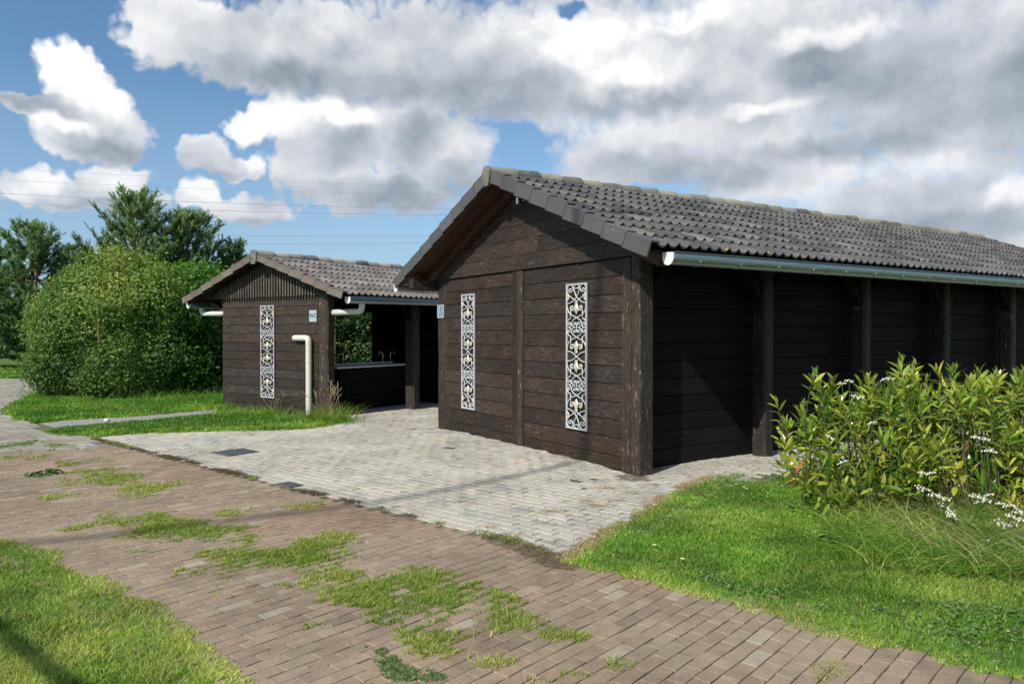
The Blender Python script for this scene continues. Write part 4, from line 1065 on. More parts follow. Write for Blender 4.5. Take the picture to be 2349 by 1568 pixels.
# dark dead moss in the corner where the pavings and the lawn meet, and along the border
mb = MB()
TR = pxs([(1100, 1216), (1200, 1242), (1283, 1266), (1325, 1252), (1400, 1214), (1490, 1163), (1500, 1172), (1420, 1226), (1372, 1256), (1335, 1288), (1318, 1306), (1262, 1296), (1190, 1270), (1120, 1240)])
P = scatter(expand(TR, .05), 42000, 4); dd_ = edge_dist(P, expand(TR, .05)); P = P[fbm(P[:, 0] * 7, P[:, 1] * 7, 57) + np.clip(dd_ / .10, 0, 1) * .45 + rng.normal(0, .09, len(P)) > .62]; add_blades(mb, P, .005 + .009 * rng.random(len(P)), .0045 + .003 * rng.random(len(P)), 1.2 + rng.random(len(P)), rng.random(len(P)), z0=.0)
BORD = np.array([gnd(1262, 1264), gnd(215, 1006)])
P, s, o = along_line(BORD, 24000, .042, -.01); c = fbm(P[:, 0] * 3.4, P[:, 1] * 3.4, 55); k = c > .43 + .15 * rng.random(len(P)) + np.abs(o + .01) * 1.2; P = P[k]
add_blades(mb, P, .010 + .02 * rng.random(len(P)), (.004 + .002 * rng.random(len(P))) * np.maximum(1, P[:, 1] / 6), .8 + rng.random(len(P)), np.clip(.35 + rng.normal(0, .3, len(P)), 0, 1), z0=.0)
tag(mb.build('dead_moss', M_MOSS), 'brown dead moss along the border between the brown and pale paving', 'moss', kind='stuff')

# weeds and grass patches on the brown path
BL = [  # px centre, half sizes (px), density factor, yellow
    (428, 1220, 140, 26, 1., .45), (300, 1197, 95, 15, .8, .6), (340, 1185, 60, 8, .5, .6), (560, 1283, 90, 22, .9, .6), (620, 1290, 140, 42, 1., .5), (700, 1270, 70, 20, .8, .5), (730, 1322, 45, 12, .7, .7),
    (940, 1338, 120, 34, 1., .5), (860, 1372, 90, 28, 1., .6), (950, 1395, 170, 52, 1.15, .5), (1080, 1375, 70, 25, .8, .55), (1000, 1455, 130, 28, 1.1, .65), (1150, 1420, 95, 32, 1., .55), (900, 1430, 90, 25, .8, .6),
    (1275, 1452, 45, 14, .8, .5), (1340, 1460, 40, 10, .6, .7), (1140, 1522, 38, 14, .9, .8), (1035, 1490, 60, 16, .7, .8), (1300, 1548, 40, 14, .9, .8), (1290, 1462, 60, 8, .6, .6), (1240, 1560, 35, 12, .6, .8), (1430, 1520, 40, 14, .5, .6),
    (780, 1230, 60, 14, .4, .7), (520, 1172, 60, 10, .45, .7), (250, 1100, 70, 13, .6, .6), (330, 1128, 85, 10, .6, .7), (190, 1062, 50, 6, .6, .4), (230, 1085, 70, 8, .5, .6), (130, 1138, 60, 6, .4, .7), (350, 1110, 60, 8, .4, .7), (30, 1020, 35, 8, .8, .2), (120, 1022, 45, 5, .5, .5), (60, 1048, 60, 4, .4, .6), (1890, 1540, 60, 16, .3, .6), (690, 1165, 50, 10, .4, .7), (760, 1352, 60, 10, .5, .7), (820, 1320, 40, 9, .5, .6)]
mb = MB()
for (x, y, hx, hy, df, yl) in BL:
    hx, hy = hx * 1.12, hy * 1.15; c = gnd(x, y); ex = np.linalg.norm(gnd(x + hx, y) - c); ey = np.linalg.norm(gnd(x, y - hy) - c)
    n_ = int(ex * ey * 4 * 30000 * df * min(1, (4.5 / c[1]) ** .9)); Q = c + rng.uniform(-1.25, 1.25, (n_, 2)) * [ex, ey]
    r = np.linalg.norm((Q - c) / [ex, ey], axis=1)
    f = fbm(Q[:, 0] * 4.5, Q[:, 1] * 4.5, 61, 4)
    uu = (Q @ E1 - TIP @ E1) / .092; vv = (Q @ E2 - TIP @ E2) / .186 - .5 * (np.floor(uu) % 2)
    jd = np.minimum(np.abs(uu - np.round(uu)) * .092, np.abs(vv - np.round(vv)) * .186)
    k = (1.15 - r + (f - .5) * 2.6) > rng.random(n_) * .5 + .12 + np.clip((jd - .010) / .02, 0, 1) * .55; Q = Q[k]; f = f[k]; m = len(Q)
    if not m: continue
    add_blades(mb, Q, (.016 + .032 * rng.random(m) ** 1.3) * (.5 + 1.0 * f), (.0045 + .003 * rng.random(m)) * max(1, c[1] / 5), .5 + .8 * rng.random(m), np.clip(yl - .08 + (f - .5) * .8 + rng.normal(0, .25, m), 0, 1), z0=-.004)
tag(mb.build('path_grass', M_GRASSY), 'yellow green grass patches growing over the brown brick path', 'grass', kind='stuff')
# bluish clover patch near the bottom edge
mb = MB()
CL = pxs([(842, 1485), (872, 1490), (905, 1515), (960, 1535), (1015, 1555), (1005, 1568), (930, 1562), (895, 1550), (880, 1525)])
CL = expand(CL, .03); Q = scatter(CL, 30000, 4); d, k = jag(Q, CL, .07, 14); Q = Q[k]; m = len(Q)
add_blades(mb, Q, .008 + .010 * rng.random(m), .006 + .004 * rng.random(m), .6 + rng.random(m), np.clip(.15 + rng.normal(0, .2, m), 0, 1), z0=.0)
tag(mb.build('clover', mat_leaf('clover_leaf', (.10, .170, .06), (.150, .230, .080), (.23, .29, .10), .25, .5, .3)), 'bluish green clover patch low on the brown path near the bottom edge', 'clover', kind='stuff')
# tufts in the joints
mb = MB()
def joint_tufts(Pb, along, across, lx, ly, prob, sd, mat_t, seed):
    """tufts along one long or short side of some stones"""
    vis = Pb[(Pb[:, 1] < 14)]; f = fbm(vis[:, 0] * .9, vis[:, 1] * .9, seed)
    k = rng.random(len(vis)) < prob * np.clip((f - .38) * 5, .05, 1.6); vis = vis[k]
    for p in vis:
        u = rng.random(); L = rng.uniform(.03, .12); n_ = int(10 + 220 * L * rng.random())
        along_, off = (np.array(along), -np.array(across) * ly / 2) if rng.random() < .6 else (np.array(across) * .7, np.array(along) * lx / 2)
        q = p + off + np.outer(rng.normal(0, 1, n_) * L * .4, along_) + rng.normal(0, sd, (n_, 2))
        add_blades(mb, q, .006 + .016 * rng.random(n_) * (.5 + rng.random()), (.0035 + .002 * rng.random(n_)) * max(1, p[1] / 5), .6 + .9 * rng.random(n_), np.clip(mat_t + rng.normal(0, .25, n_), 0, 1), z0=-.008)
P, s, o = along_line(BORD, 9000, .045, -.02); c = fbm(P[:, 0] * 1.6, P[:, 1] * 1.6, 58); k = (c > .53 + np.abs(o) * 1.) & (rng.random(len(P)) < .9); P = P[k]
add_blades(mb, P, .012 + .03 * rng.random(len(P)), (.004 + .002 * rng.random(len(P))) * np.maximum(1, P[:, 1] / 6), .8 + rng.random(len(P)), np.clip(.45 + rng.normal(0, .3, len(P)), 0, 1), z0=.0)
joint_tufts(_pb, E2, E1, .186, .092, .60, .006, .45, 71)
joint_tufts(_pl, E1, E2, .212, .112, .02, .007, .35, 73)
joint_tufts(_pt, (1, 0), (0, 1), .22, .11, .10, .02, .3, 75)
tag(mb.build('joint_grass', M_GRASSY), 'small tufts of grass sprouting in the joints between the bricks', 'grass', kind='stuff')

# withered tufts on the pale paving
mb = MB()
for (x, y, R) in ((1390, 1075 + 45, .10), (1445, 1130, .09), (1415, 1148, .07), (1300, 1150, .05), (1265, 1172, .08), (1370, 1160, .10), (1345, 1150, .06), (1240, 1200, .05), (1180, 1232, .09), (1160, 1225, .05), (1500, 1112, .08), (1120, 1210, .06), (905, 1120, .04), (980, 1090, .05), (1050, 1150, .05), (700, 1075, .04), (1275, 1245, .06)):
    c = gnd(x, y); k = int(9000 * R * R * 3); Q = c + rng.normal(0, 1, (k, 2)) * R * .55 * np.array([1.3, .8])
    add_blades(mb, Q, .006 + .018 * rng.random(k), .003 + .002 * rng.random(k), .8 + rng.random(k), np.clip(.3 + rng.normal(0, .3, k), 0, 1), z0=.004)
tag(mb.build('withered_tuft', M_STRAW), 'small withered brown tufts scattered on the pale paving', 'dry grass', kind='stuff')

# ------------------------------------------------------------------ leaves
def leaf_quads(mb, C, N, size, asp, tint, fold=.25, updir=None):
    """folded pointed leaves centred at C with face normals N"""
    n_ = len(C); N = N / (np.linalg.norm(N, axis=1)[:, None] + 1e-9)
    r = rng.normal(0, 1, (n_, 3)) if updir is None else updir
    T = r - N * (r * N).sum(1)[:, None]; T /= np.linalg.norm(T, axis=1)[:, None] + 1e-9; B = np.cross(N, T)
    s = np.broadcast_to(size, (n_,))[:, None]
    V = np.stack([C - T * s * .5, C - T * s * .05 + B * s * asp * .5 + N * s * fold * .25, C + T * s * .5 - N * s * .08, C - T * s * .05 - B * s * asp * .5 + N * s * fold * .25], 1)
    b = np.arange(n_)[:, None] * 4; F = np.concatenate([b + [[0, 1, 2]], b + [[0, 2, 3]]])
    mb.add(V.reshape(-1, 3), F, np.repeat(np.stack([tint, rng.random(n_), rng.random(n_)], 1), 4, 0))
def sph(n_):
    v = rng.normal(0, 1, (n_, 3)); return v / np.linalg.norm(v, axis=1)[:, None]
def n3(P, sc, seed=0):
    return (fbm(P[:, 0] * sc + P[:, 2] * sc * .37, P[:, 1] * sc - P[:, 2] * sc * .61, seed, 3) + fbm(P[:, 2] * sc + 3.1, P[:, 0] * sc * .8 - P[:, 1] * .5 * sc, seed + 4, 3)) / 2
def shrub(name, label, cat, lobes, nleaf, size, asp, mat, tbase, sprays, group=None, ground=.25, toplit=0.):
    """lobes: (x,y,z,rx,ry,rz); leaves sit in twig clusters in a noisy outer shell"""
    c0 = np.array(lobes[0][:2]); T = empty(name, (*c0, 0)); tag(T, label, cat, group)
    rl_ = np.random.default_rng(len(label)); extra = []
    for l in lobes:
        for i in range(5):
            d = rl_.normal(0, 1, 3); d[2] = abs(d[2]) * .8 - .15; d /= np.linalg.norm(d); q = .80 + .18 * rl_.random(); r = rl_.uniform(.30, .62)
            extra.append((l[0] + d[0] * l[3] * q, l[1] + d[1] * l[4] * q, max(.4, l[2] + d[2] * l[5] * q), r, r, r * rl_.uniform(.8, 1.2)))
    lobes = list(lobes) + extra
    mb = MB(); vol = np.array([(l[3] * l[4] * l[5]) ** (2 / 3) for l in lobes]); vol /= vol.sum(); AC = []; AN = []; AR = []
    for l, fr in zip(lobes, vol):
        k = int(nleaf * fr / sprays); D = sph(k); D = D[D[:, 2] > -.75]; k = len(D)
        ctr = np.array(l[:3]); rad = np.array(l[3:])
        lump = n3(D * rad * 1. + ctr, 1.15, 3) - .5
        q = 1.03 - np.abs(rng.normal(0, 1, k)) * .10 - (rng.random(k) < .25) * rng.random(k) * .35
        sp = ctr + D * rad * (q + lump * .62)[:, None]
        keep = np.ones(k, bool)
        for l2 in lobes:
            if l2 is l: continue
            rr = np.linalg.norm((sp - np.array(l2[:3])) / np.array(l2[3:]), axis=1); keep &= rr > .70
        keep &= sp[:, 2] > ground * (.4 + .9 * rng.random(k)); sp = sp[keep]; D = D[keep]; lump = lump[keep]
        AC.append(sp); AN.append(D); AR.append(lump)
    SP = np.concatenate(AC); DN = np.concatenate(AN); LU = np.concatenate(AR)
    ax = DN * .8 + rng.normal(0, .45, SP.shape) + [0, 0, .25]; ax /= np.linalg.norm(ax, axis=1)[:, None]
    SPL = (.7 + .9 * rng.random(len(SP)) + 1.4 * (rng.random(len(SP)) < .12))[:, None]
    for j in range(sprays):
        f = (j / sprays - .6) * 2.2
        C = SP + ax * f * size * 1.9 * SPL
        C = C + rng.normal(0, size * .55, C.shape); Nn = DN * .80 + rng.normal(0, .52, C.shape) + [0, 0, .45]
        hz = (C[:, 2] - C[:, 2].min()) / (np.ptp(C[:, 2]) + 1e-9)
        t = np.clip(tbase + LU * 1.0 + rng.normal(0, .16, len(C)) + (hz - .5) * toplit + (n3(C, .55, 23) - .5) * 1.0, 0, 1)  # sunlit top, dark base and hollows are put into the leaf tint
        leaf_quads(mb, C - [c0[0], c0[1], 0], Nn, size * (.7 + .6 * rng.random(len(C))), asp, t)
    mb.build('foliage', mat, T)
    g = MB()
    for i in range(14):
        l = lobes[i % len(lobes)]; a = rng.random() * 6.3; b = np.array(l[:2]) - c0; e = np.array([b[0] + cos(a) * l[3] * .75, b[1] + sin(a) * l[4] * .75, l[2] + l[5] * (.1 + .7 * rng.random())])
        s0 = np.array([b[0] + cos(a) * .25, b[1] + sin(a) * .2, -.03]); m_ = (s0 + e) / 2 + [0, 0, .25 * l[5]]
        tt = np.linspace(0, 1, 7)[:, None]; g.tube((1 - tt) ** 2 * s0 + 2 * tt * (1 - tt) * m_ + tt ** 2 * e, np.linspace(.035, .008, 7), 6)
    g.build('stem', M_BARK, T, smooth=True); return T
def lp(x, y, d, rx, ry, rz):
    """lobe whose centre is seen at pixel x,y at distance d; radii in metres"""
    p = at_depth(x, y, d); return (p[0], p[1], max(.2, p[2]), rx, ry, rz)
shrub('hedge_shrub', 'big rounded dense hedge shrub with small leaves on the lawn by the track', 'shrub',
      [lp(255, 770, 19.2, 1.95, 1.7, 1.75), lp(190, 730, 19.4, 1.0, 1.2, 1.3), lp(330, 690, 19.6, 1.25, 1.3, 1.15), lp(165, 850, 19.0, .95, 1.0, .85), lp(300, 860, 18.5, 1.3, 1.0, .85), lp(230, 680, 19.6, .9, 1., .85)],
      100000, .080, .62, M_HORN, .36, 6, toplit=.75, ground=.12)
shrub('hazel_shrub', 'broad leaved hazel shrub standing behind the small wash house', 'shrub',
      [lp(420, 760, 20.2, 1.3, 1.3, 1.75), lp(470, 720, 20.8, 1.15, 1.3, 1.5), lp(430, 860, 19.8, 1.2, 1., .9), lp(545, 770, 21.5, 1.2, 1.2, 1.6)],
      42000, .105, .82, M_HAZEL, .42, 5, toplit=.55, ground=.15)

shrub('shade_hued_shrub', 'dark leafy shrub seen through the open bay of the small wash house', 'shrub',
      [lp(660, 790, 22., 1.2, 1.1, 1.5), lp(780, 800, 22.2, 1.35, 1.1, 1.6), lp(880, 800, 22.5, 1.25, 1.1, 1.55), lp(820, 790, 23.2, 1.9, 1.0, 1.45)], 42000, .10, .8, M_HAZELD, .16, 5, toplit=.25, ground=.12)  # low leaf tint paints in the shade behind the bay

def pine(label, x, ytop, d, spread, hbase=.3, seed=0, lean=0., twin=False):
    top = at_depth(x, ytop, d); H = top[2]; T = empty('pine_tree', (top[0], top[1], 0)); tag(T, label, 'pine tree', 'pine trees behind the hedge')
    tr = MB(); nd = MB(); pts = [np.array([lean * t * t + .08 * sin(t * 5 + seed), .06 * sin(t * 4 + seed), H * t]) for t in np.linspace(0, .97, 12)]
    tr.tube(pts, np.linspace(.16, .02, 12), 8, cap=False)
    BP = []; BD = []
    z = hbase; k = 0
    while z < H * .985:
        f = (z - hbase) / (H - hbase); L0 = spread * (1 - f) ** .62 * (.75 if f < .06 else 1)
        nb = rng.integers(5, 8)
        for b in range(nb):
            a = k * 1.1 + b * 2 * pi / nb + rng.normal(0, .3); L = max(.22, L0 * (.55 + .6 * rng.random())); up = .10 + .85 * f + rng.normal(0, .10)
            t = np.linspace(0, 1, 7)[:, None]; dirv_ = np.array([cos(a), sin(a), 0]); c = pts[0] * 0 + np.array([lean * (z / H) ** 2, 0, z])
            path = c + dirv_ * L * t + np.array([0, 0, 1]) * L * (up * t * .45 + .40 * t ** 2.3)
            tr.tube(path, np.linspace(.030 * (1 - f) + .010, .006, 7), 5, cap=False)
            ns = int(6 + L * 17)
            for s in range(ns):
                q = rng.uniform(.28, 1.0) if s else 1.0; i = min(int(q * 6), 5); p = path[i] + (path[i + 1] - path[i]) * (q * 6 - i); dd = path[i + 1] - path[i]; dd /= np.linalg.norm(dd)
                v = dd * .75 + rng.normal(0, .42, 3) + [0, 0, .55]; v /= np.linalg.norm(v); ln = rng.uniform(.20, .42); BP.append(p); BD.append(v * ln)
        z += .20 + .14 * rng.random(); k += 1
    for i in range(10):
        BP.append(pts[-1] - [0, 0, .3 * rng.random()]); v = rng.normal(0, .25, 3) + [0, 0, 1]; BD.append(v / np.linalg.norm(v) * .45)
    BP = np.array(BP); BD = np.array(BD); n_ = len(BP); K = 36; ln = np.linalg.norm(BD, axis=1)
    tb = np.clip(.38 + (n3(BP, .8, 5) - .5) * 1.5, 0, 1)
    for j in range(K):
        f = rng.random(n_); o = BP + BD * f[:, None]; ax = BD / ln[:, None]
        r = rng.normal(0, 1, (n_, 3)); r -= ax * (r * ax).sum(1)[:, None]; r /= np.linalg.norm(r, axis=1)[:, None] + 1e-9
        e = ax * .62 + r * .62; nl = .10 + .05 * rng.random(n_); sd = np.cross(e, r); sd /= np.linalg.norm(sd, axis=1)[:, None] + 1e-9
        w_ = .0115
        V = np.stack([o - sd * w_, o + sd * w_, o + e * nl[:, None]], 1)
        nd.add(V.reshape(-1, 3), np.arange(n_ * 3).reshape(-1, 3), np.repeat(np.stack([np.clip(tb + rng.normal(0, .15, n_), 0, 1), f, f], 1), 3, 0))
    tr.build('trunk', M_BARK, T, smooth=True); nd.build('crown', M_PINE, T)
    return T
pine('tallest pine tree, rising behind the middle of the hedge shrub', 312, 448, 27., 2.9, seed=1)
pine('pine tree with several upright tips, behind the right end of the hedge', 432, 497, 28., 2.6, seed=2)
pine('low pine tree peeping over the small wash house roof ridge', 512, 562, 29., 1.2, seed=3, lean=.5)
pine('pine tree with bare upright shoots, left of the hedge shrub', 78, 520, 32., 2.9, seed=4)
pine('pine tree cut off by the left edge of the picture', -45, 545, 33., 3.0, seed=5)
pine('short bushy pine tree in the gap between the left pine and the hedge', 175, 575, 33.5, 2.2, seed=6)

# far wood along the horizon, one mass of foliage
mb = MB(); k = 26000; a = rng.uniform(-1.15, 1.15, k); R = rng.uniform(135, 165, k); x = R * np.sin(a); y = R * np.cos(a)
hh = 3.5 + 5.5 * fbm(x * .05, y * .05, 101) + 1.5 * fbm(x * .4, y * .4, 103); z = hh * rng.random(k) ** .8
C = np.column_stack([x, y, z]); leaf_quads(mb, C, np.column_stack([-np.sin(a), -np.cos(a), np.full(k, .5)]) + rng.normal(0, .5, (k, 3)), .9 + .7 * rng.random(k), .8, np.clip(.3 + (fbm(x * .2, y * .2, 105) - .5) * 1.6 + rng.normal(0, .15, k), 0, 1))
tag(mb.build('far_wood', M_HAZELD), 'far wood of broad leaved trees along the horizon', 'wood', kind='stuff')

# ------------------------------------------------------------------ laurel shrub by the lawn
def laurel_leaves(mb, O, D, size, tint):
    """glossy long leaves: arched, folded along the midrib"""
    n_ = len(O); D = D / np.linalg.norm(D, axis=1)[:, None]
    up = np.array([0, 0, 1.]) + rng.normal(0, .35, (n_, 3)); S = np.cross(D, up); S /= np.linalg.norm(S, axis=1)[:, None] + 1e-9; N = np.cross(S, D)
    bow = rng.uniform(.05, .32, n_); V = []
    for (t, w) in ((0, .0), (.18, .62), (.45, 1.), (.75, .72), (1., 0.)):
        c = O + D * (size * t)[:, None] - N * (size * bow * t * t)[:, None]
        hw = size * .145 * w
        if w == 0: V.append(c[:, None])
        else: V.append(np.stack([c + S * hw[:, None] + N * (hw * .35)[:, None], c, c - S * hw[:, None] + N * (hw * .35)[:, None]], 1))
    V = np.concatenate(V, 1)      # 1+3+3+3+1 = 11
    b = np.arange(n_)[:, None] * 11
    Q = np.concatenate([b + [q] for q in ([1, 4, 5, 2], [2, 5, 6, 3], [4, 7, 8, 5], [5, 8, 9, 6])]); T3 = np.concatenate([b + [q] for q in ([0, 1, 2], [0, 2, 3], [7, 10, 8], [8, 10, 9])])
    n0 = mb.n; mb.add(V.reshape(-1, 3), Q, np.repeat(np.stack([tint, rng.random(n_), rng.random(n_)], 1), 11, 0)); mb.f.setdefault(3, []).append(T3 + n0)
LX = empty('laurel_shrub', (4.3, 7.1, 0)); tag(LX, 'glossy leaved laurel shrub on the lawn beside the long post front', 'shrub')
mb = MB(); st = MB(); O = []; Dd = []; Sz = []; Ti = []
tips = [(1868, 858, 6.9), (1885, 905, 6.8), (1840, 975, 6.7), (2065, 850, 7.0), (2090, 880, 7.1), (2020, 905, 7.), (2150, 905, 7.1), (2190, 885, 7.2), (2245, 850, 7.2), (2290, 862, 7.2), (2330, 880, 7.1), (1965, 930, 7.), (1930, 950, 6.9), (2110, 930, 7.), (2349, 870, 7.3), (2270, 900, 7.3), (2220, 925, 7.0),
        (1985, 900, 7.2), (1900, 960, 7.), (2400, 880, 7.3), (2450, 890, 7.4), (2500, 900, 7.2), (2380, 940, 6.9), (1800, 1010, 6.55), (1792, 1050, 6.4), (1820, 1062, 6.3), (1900, 1000, 6.7), (1880, 1050, 6.5), (2050, 1010, 6.4), (1985, 1060, 6.3), (1940, 1120, 6.3), (1858, 1120, 6.25)]
shoots = [at_depth(*t) for t in tips]
for i in range(620):
    fx = rng.random(); X = 2.78 + fx * 3.6; Y = 6.15 + .2 * fx + rng.random() * 1.75; edge = min(1, (X - 2.70) / .45) ** .6
    top = (.86 + .55 * fbm(np.array([X * 2.2]), np.array([Y * 2.2]), 77)[0] + .10 * min(1, max(0, X - 3.2))) * (.55 + .45 * edge)
    front = min(1, .42 + (Y - 6.1) * 1.3) 
    if X < 3.45 and rng.random() < .45: continue
    if fbm(np.array([X * 2.6 + 3]), np.array([Y * 2.6]), 79)[0] < .36: continue
    shoots.append(np.array([X, Y, max(.22, top * (front * .9 + .1) * (1 - .80 * (rng.random() ** 1.15)))]))
for tip in shoots:
    base = np.array([tip[0] * .80 + 4.5 * .20 if tip[0] > 3.1 else max(2.86, tip[0] + .05) , np.clip(tip[1] + rng.normal(0, .12), 6.35, 7.9), -.02]); h = max(.15, tip[2])
    m_ = np.array([tip[0] * .55 + base[0] * .45 + rng.normal(0, .05), tip[1] * .6 + base[1] * .4, h * .62]); tt = np.linspace(0, 1, 8)[:, None]
    path = (1 - tt) ** 2 * base + 2 * tt * (1 - tt) * m_ + tt ** 2 * tip; st.tube(path, np.linspace(.007, .003, 8), 5, cap=False)
    dd = path[-1] - path[-2]; dd /= np.linalg.norm(dd); dd = dd * .7 + np.array([0, 0, .5]) + rng.normal(0, .18, 3); dd /= np.linalg.norm(dd)
    nl = rng.integers(11, 17); ty = np.clip(.42 + rng.normal(0, .2), .05, .95)
    for j in range(nl):
        f = j / nl; pos = tip - dd * (f * .30); a = j * 2.4 + rng.normal(0, .3); s1 = np.cross(dd, [.3, .9, .2]); s1 /= np.linalg.norm(s1); s2_ = np.cross(dd, s1); sp = .35 + .95 * f
        v = dd * (1.05 - .75 * f) + (s1 * cos(a) + s2_ * sin(a)) * sp; O.append(pos); Dd.append(v); Sz.append(rng.uniform(.095, .160) * (.75 + .35 * min(1, f * 3))); Ti.append(np.clip(ty + rng.normal(0, .18) + (.12 if rng.random() < .1 else 0), 0, 1))
laurel_leaves(mb, np.array(O), np.array(Dd), np.array(Sz), np.array(Ti)); off = np.array([4.3, 7.1, 0])
for g in (mb, st): g.v = [v - off for v in g.v]
mb.build('foliage', M_LAUREL, LX); st.build('stem', M_STEM, LX, smooth=True)
rl = MB(); c = at_depth(1826, 1082, 6.2) - off; D_ = np.array([(.25, -.1, .95), (-.15, .0, -1.), (.8, .1, -.35), (-.45, -.2, .8)]); laurel_leaves(rl, np.repeat(c[None], 4, 0) + rng.normal(0, .008, (4, 3)), D_, np.array([.13, .12, .08, .07]), rng.random(4)); o = rl.build('red_leaf', M_RED, LX); o['label'] = 'withered orange red leaves on the left twig'

# long flattened grass and straw round the laurel
LG = np.array([gnd(*p) for p in [(1850, 1170), (1900, 1240), (1960, 1300), (2080, 1320), (2349, 1330), (2600, 1350), (2600, 1100), (2349, 1120), (2150, 1130), (1950, 1125), (1870, 1120)]])
mb = MB(); Q = scatter(LG, 2600, 5); d, k = jag(Q, LG, .12, 4); Q = Q[k]; m = len(Q); f = fbm(Q[:, 0] * 2, Q[:, 1] * 2, 81)
add_blades(mb, Q, .10 + .26 * rng.random(m) * (.4 + f), .0075 + .004 * rng.random(m), .8 + 1.3 * rng.random(m), np.clip(.34 + (f - .45) * 1.6 + rng.normal(0, .25, m), 0, 1), wind=rng.normal(3.6, 2.2, m), seg=4, curl=.75)
tag(mb.build('long_grass', M_GRASS), 'long bent grass round the foot of the laurel shrub', 'long grass', kind='stuff')
mb = MB(); Q = scatter(LG, 420, 5); Q = Q[Q[:, 0] > 3.0]; m = len(Q)
add_blades(mb, Q, .18 + .32 * rng.random(m), .004 + .002 * rng.random(m), .7 + .9 * rng.random(m), rng.random(m) ** .7, wind=rng.normal(3.4, .9, m), seg=5, curl=.8)
tag(mb.build('straw', M_STRAW), 'pale bent straw stalks among the long grass by the laurel shrub', 'straw', kind='stuff')

# low clover leaves in the lawn towards the path
mb = MB(); CV = pxs([(1950, 1400), (2050, 1380), (2200, 1385), (2349, 1400), (2420, 1480), (2349, 1530), (2200, 1500), (2050, 1455), (1930, 1430), (1560, 1325), (1640, 1320), (1760, 1345)])
Q = scatter(CV, 1900, 5); f = fbm(Q[:, 0] * 2.6, Q[:, 1] * 2.6, 47); Q = Q[f > .44 + .2 * rng.random(len(Q))]; m = len(Q)
leaf_quads(mb, np.column_stack([Q, .022 + .016 * rng.random(m)]), rng.normal(0, .35, (m, 3)) + [0, 0, 1], .020 * (.7 + .6 * rng.random(m)), .85, np.clip(.2 + rng.normal(0, .25, m), 0, 1))
tag(mb.build('clover', bpy.data.materials['clover_leaf']), 'low bluish green clover leaves in the right lawn near the brown path', 'clover', kind='stuff')

def grass_clump(name, label, px, n_, hmax, spread, mat, tb, wdt=.006, heads=0):
    c = gnd(*px); T = empty(name, (*c, 0)); tag(T, label, 'grass clump')
    mb = MB(); Q = rng.normal(0, 1, (n_, 2)) * spread
    add_blades(mb, Q, hmax * (.35 + .65 * rng.random(n_)), wdt * (.7 + .6 * rng.random(n_)), .35 + .9 * rng.random(n_), np.clip(tb + rng.normal(0, .25, n_), 0, 1), seg=5, curl=.8, wind=np.arctan2(Q[:, 1], Q[:, 0]) + rng.normal(0, .7, n_))
    mb.build('blade_tuft', mat, T)
    if heads:
        g = MB()
        for i in range(heads):
            a = rng.random() * 6.3; l = hmax * (.9 + .7 * rng.random()); e = np.array([cos(a) * l * .35, sin(a) * l * .35, l]); s0 = np.array([*rng.normal(0, spread * .6, 2), 0]); tt = np.linspace(0, 1, 10)[:, None]
            path = (1 - tt) ** 2 * s0 + 2 * tt * (1 - tt) * (s0 * .7 + [0, 0, l * .7]) + tt ** 2 * (s0 + e); g.tube(path, np.r_[np.full(7, .0022), .006, .007, .002], 5, cap=False)
        g.build('seed_head', M_STRAW, T)
    return T
grass_clump('grass_clump', 'tall tuft of rough grass at the right post of the small wash house', (752, 966), 420, .50, .22, M_GRASSY, .35, .010, 16)
grass_clump('grass_clump', 'rough grass tuft below the cast panel of the small wash house', (640, 946), 260, .34, .30, M_GRASSY, .45, .009, 14)
def rough_grass(label, spots, mat):
    mb = MB()
    for (px, n_, hmax, sp, tb, wd) in spots:
        c = gnd(*px); Q = c + rng.normal(0, 1, (n_, 2)) * sp
        add_blades(mb, Q, hmax * (.35 + .65 * rng.random(n_)), wd * (.7 + .6 * rng.random(n_)), .35 + .9 * rng.random(n_), np.clip(tb + rng.normal(0, .25, n_), 0, 1), seg=5, curl=.8)
    tag(mb.build('rough_grass', mat), label, 'rough grass', kind='stuff')
rough_grass('rough uncut grass along the foot of the small wash house gable', [((530, 940), 260, .30, .25, .3, .010), ((700, 960), 260, .26, .22, .35, .010), ((590, 945), 200, .26, .28, .3, .010), ((780, 968), 200, .25, .16, .3, .010)], M_GRASS)
rough_grass('rough uncut grass along the foot of the hedge shrub', [((390, 922), 420, .42, .55, .12, .012), ((280, 926), 260, .25, .5, .3, .012), ((130, 905), 320, .30, .40, .5, .013), ((470, 915), 260, .4, .4, .1, .012)], M_GRASS)
grass_clump('grass_clump', 'dry seeding grass standing in front of the laurel shrub', (2185, 1160), 110, .45, .10, M_STRAW, .6, .005, 18)

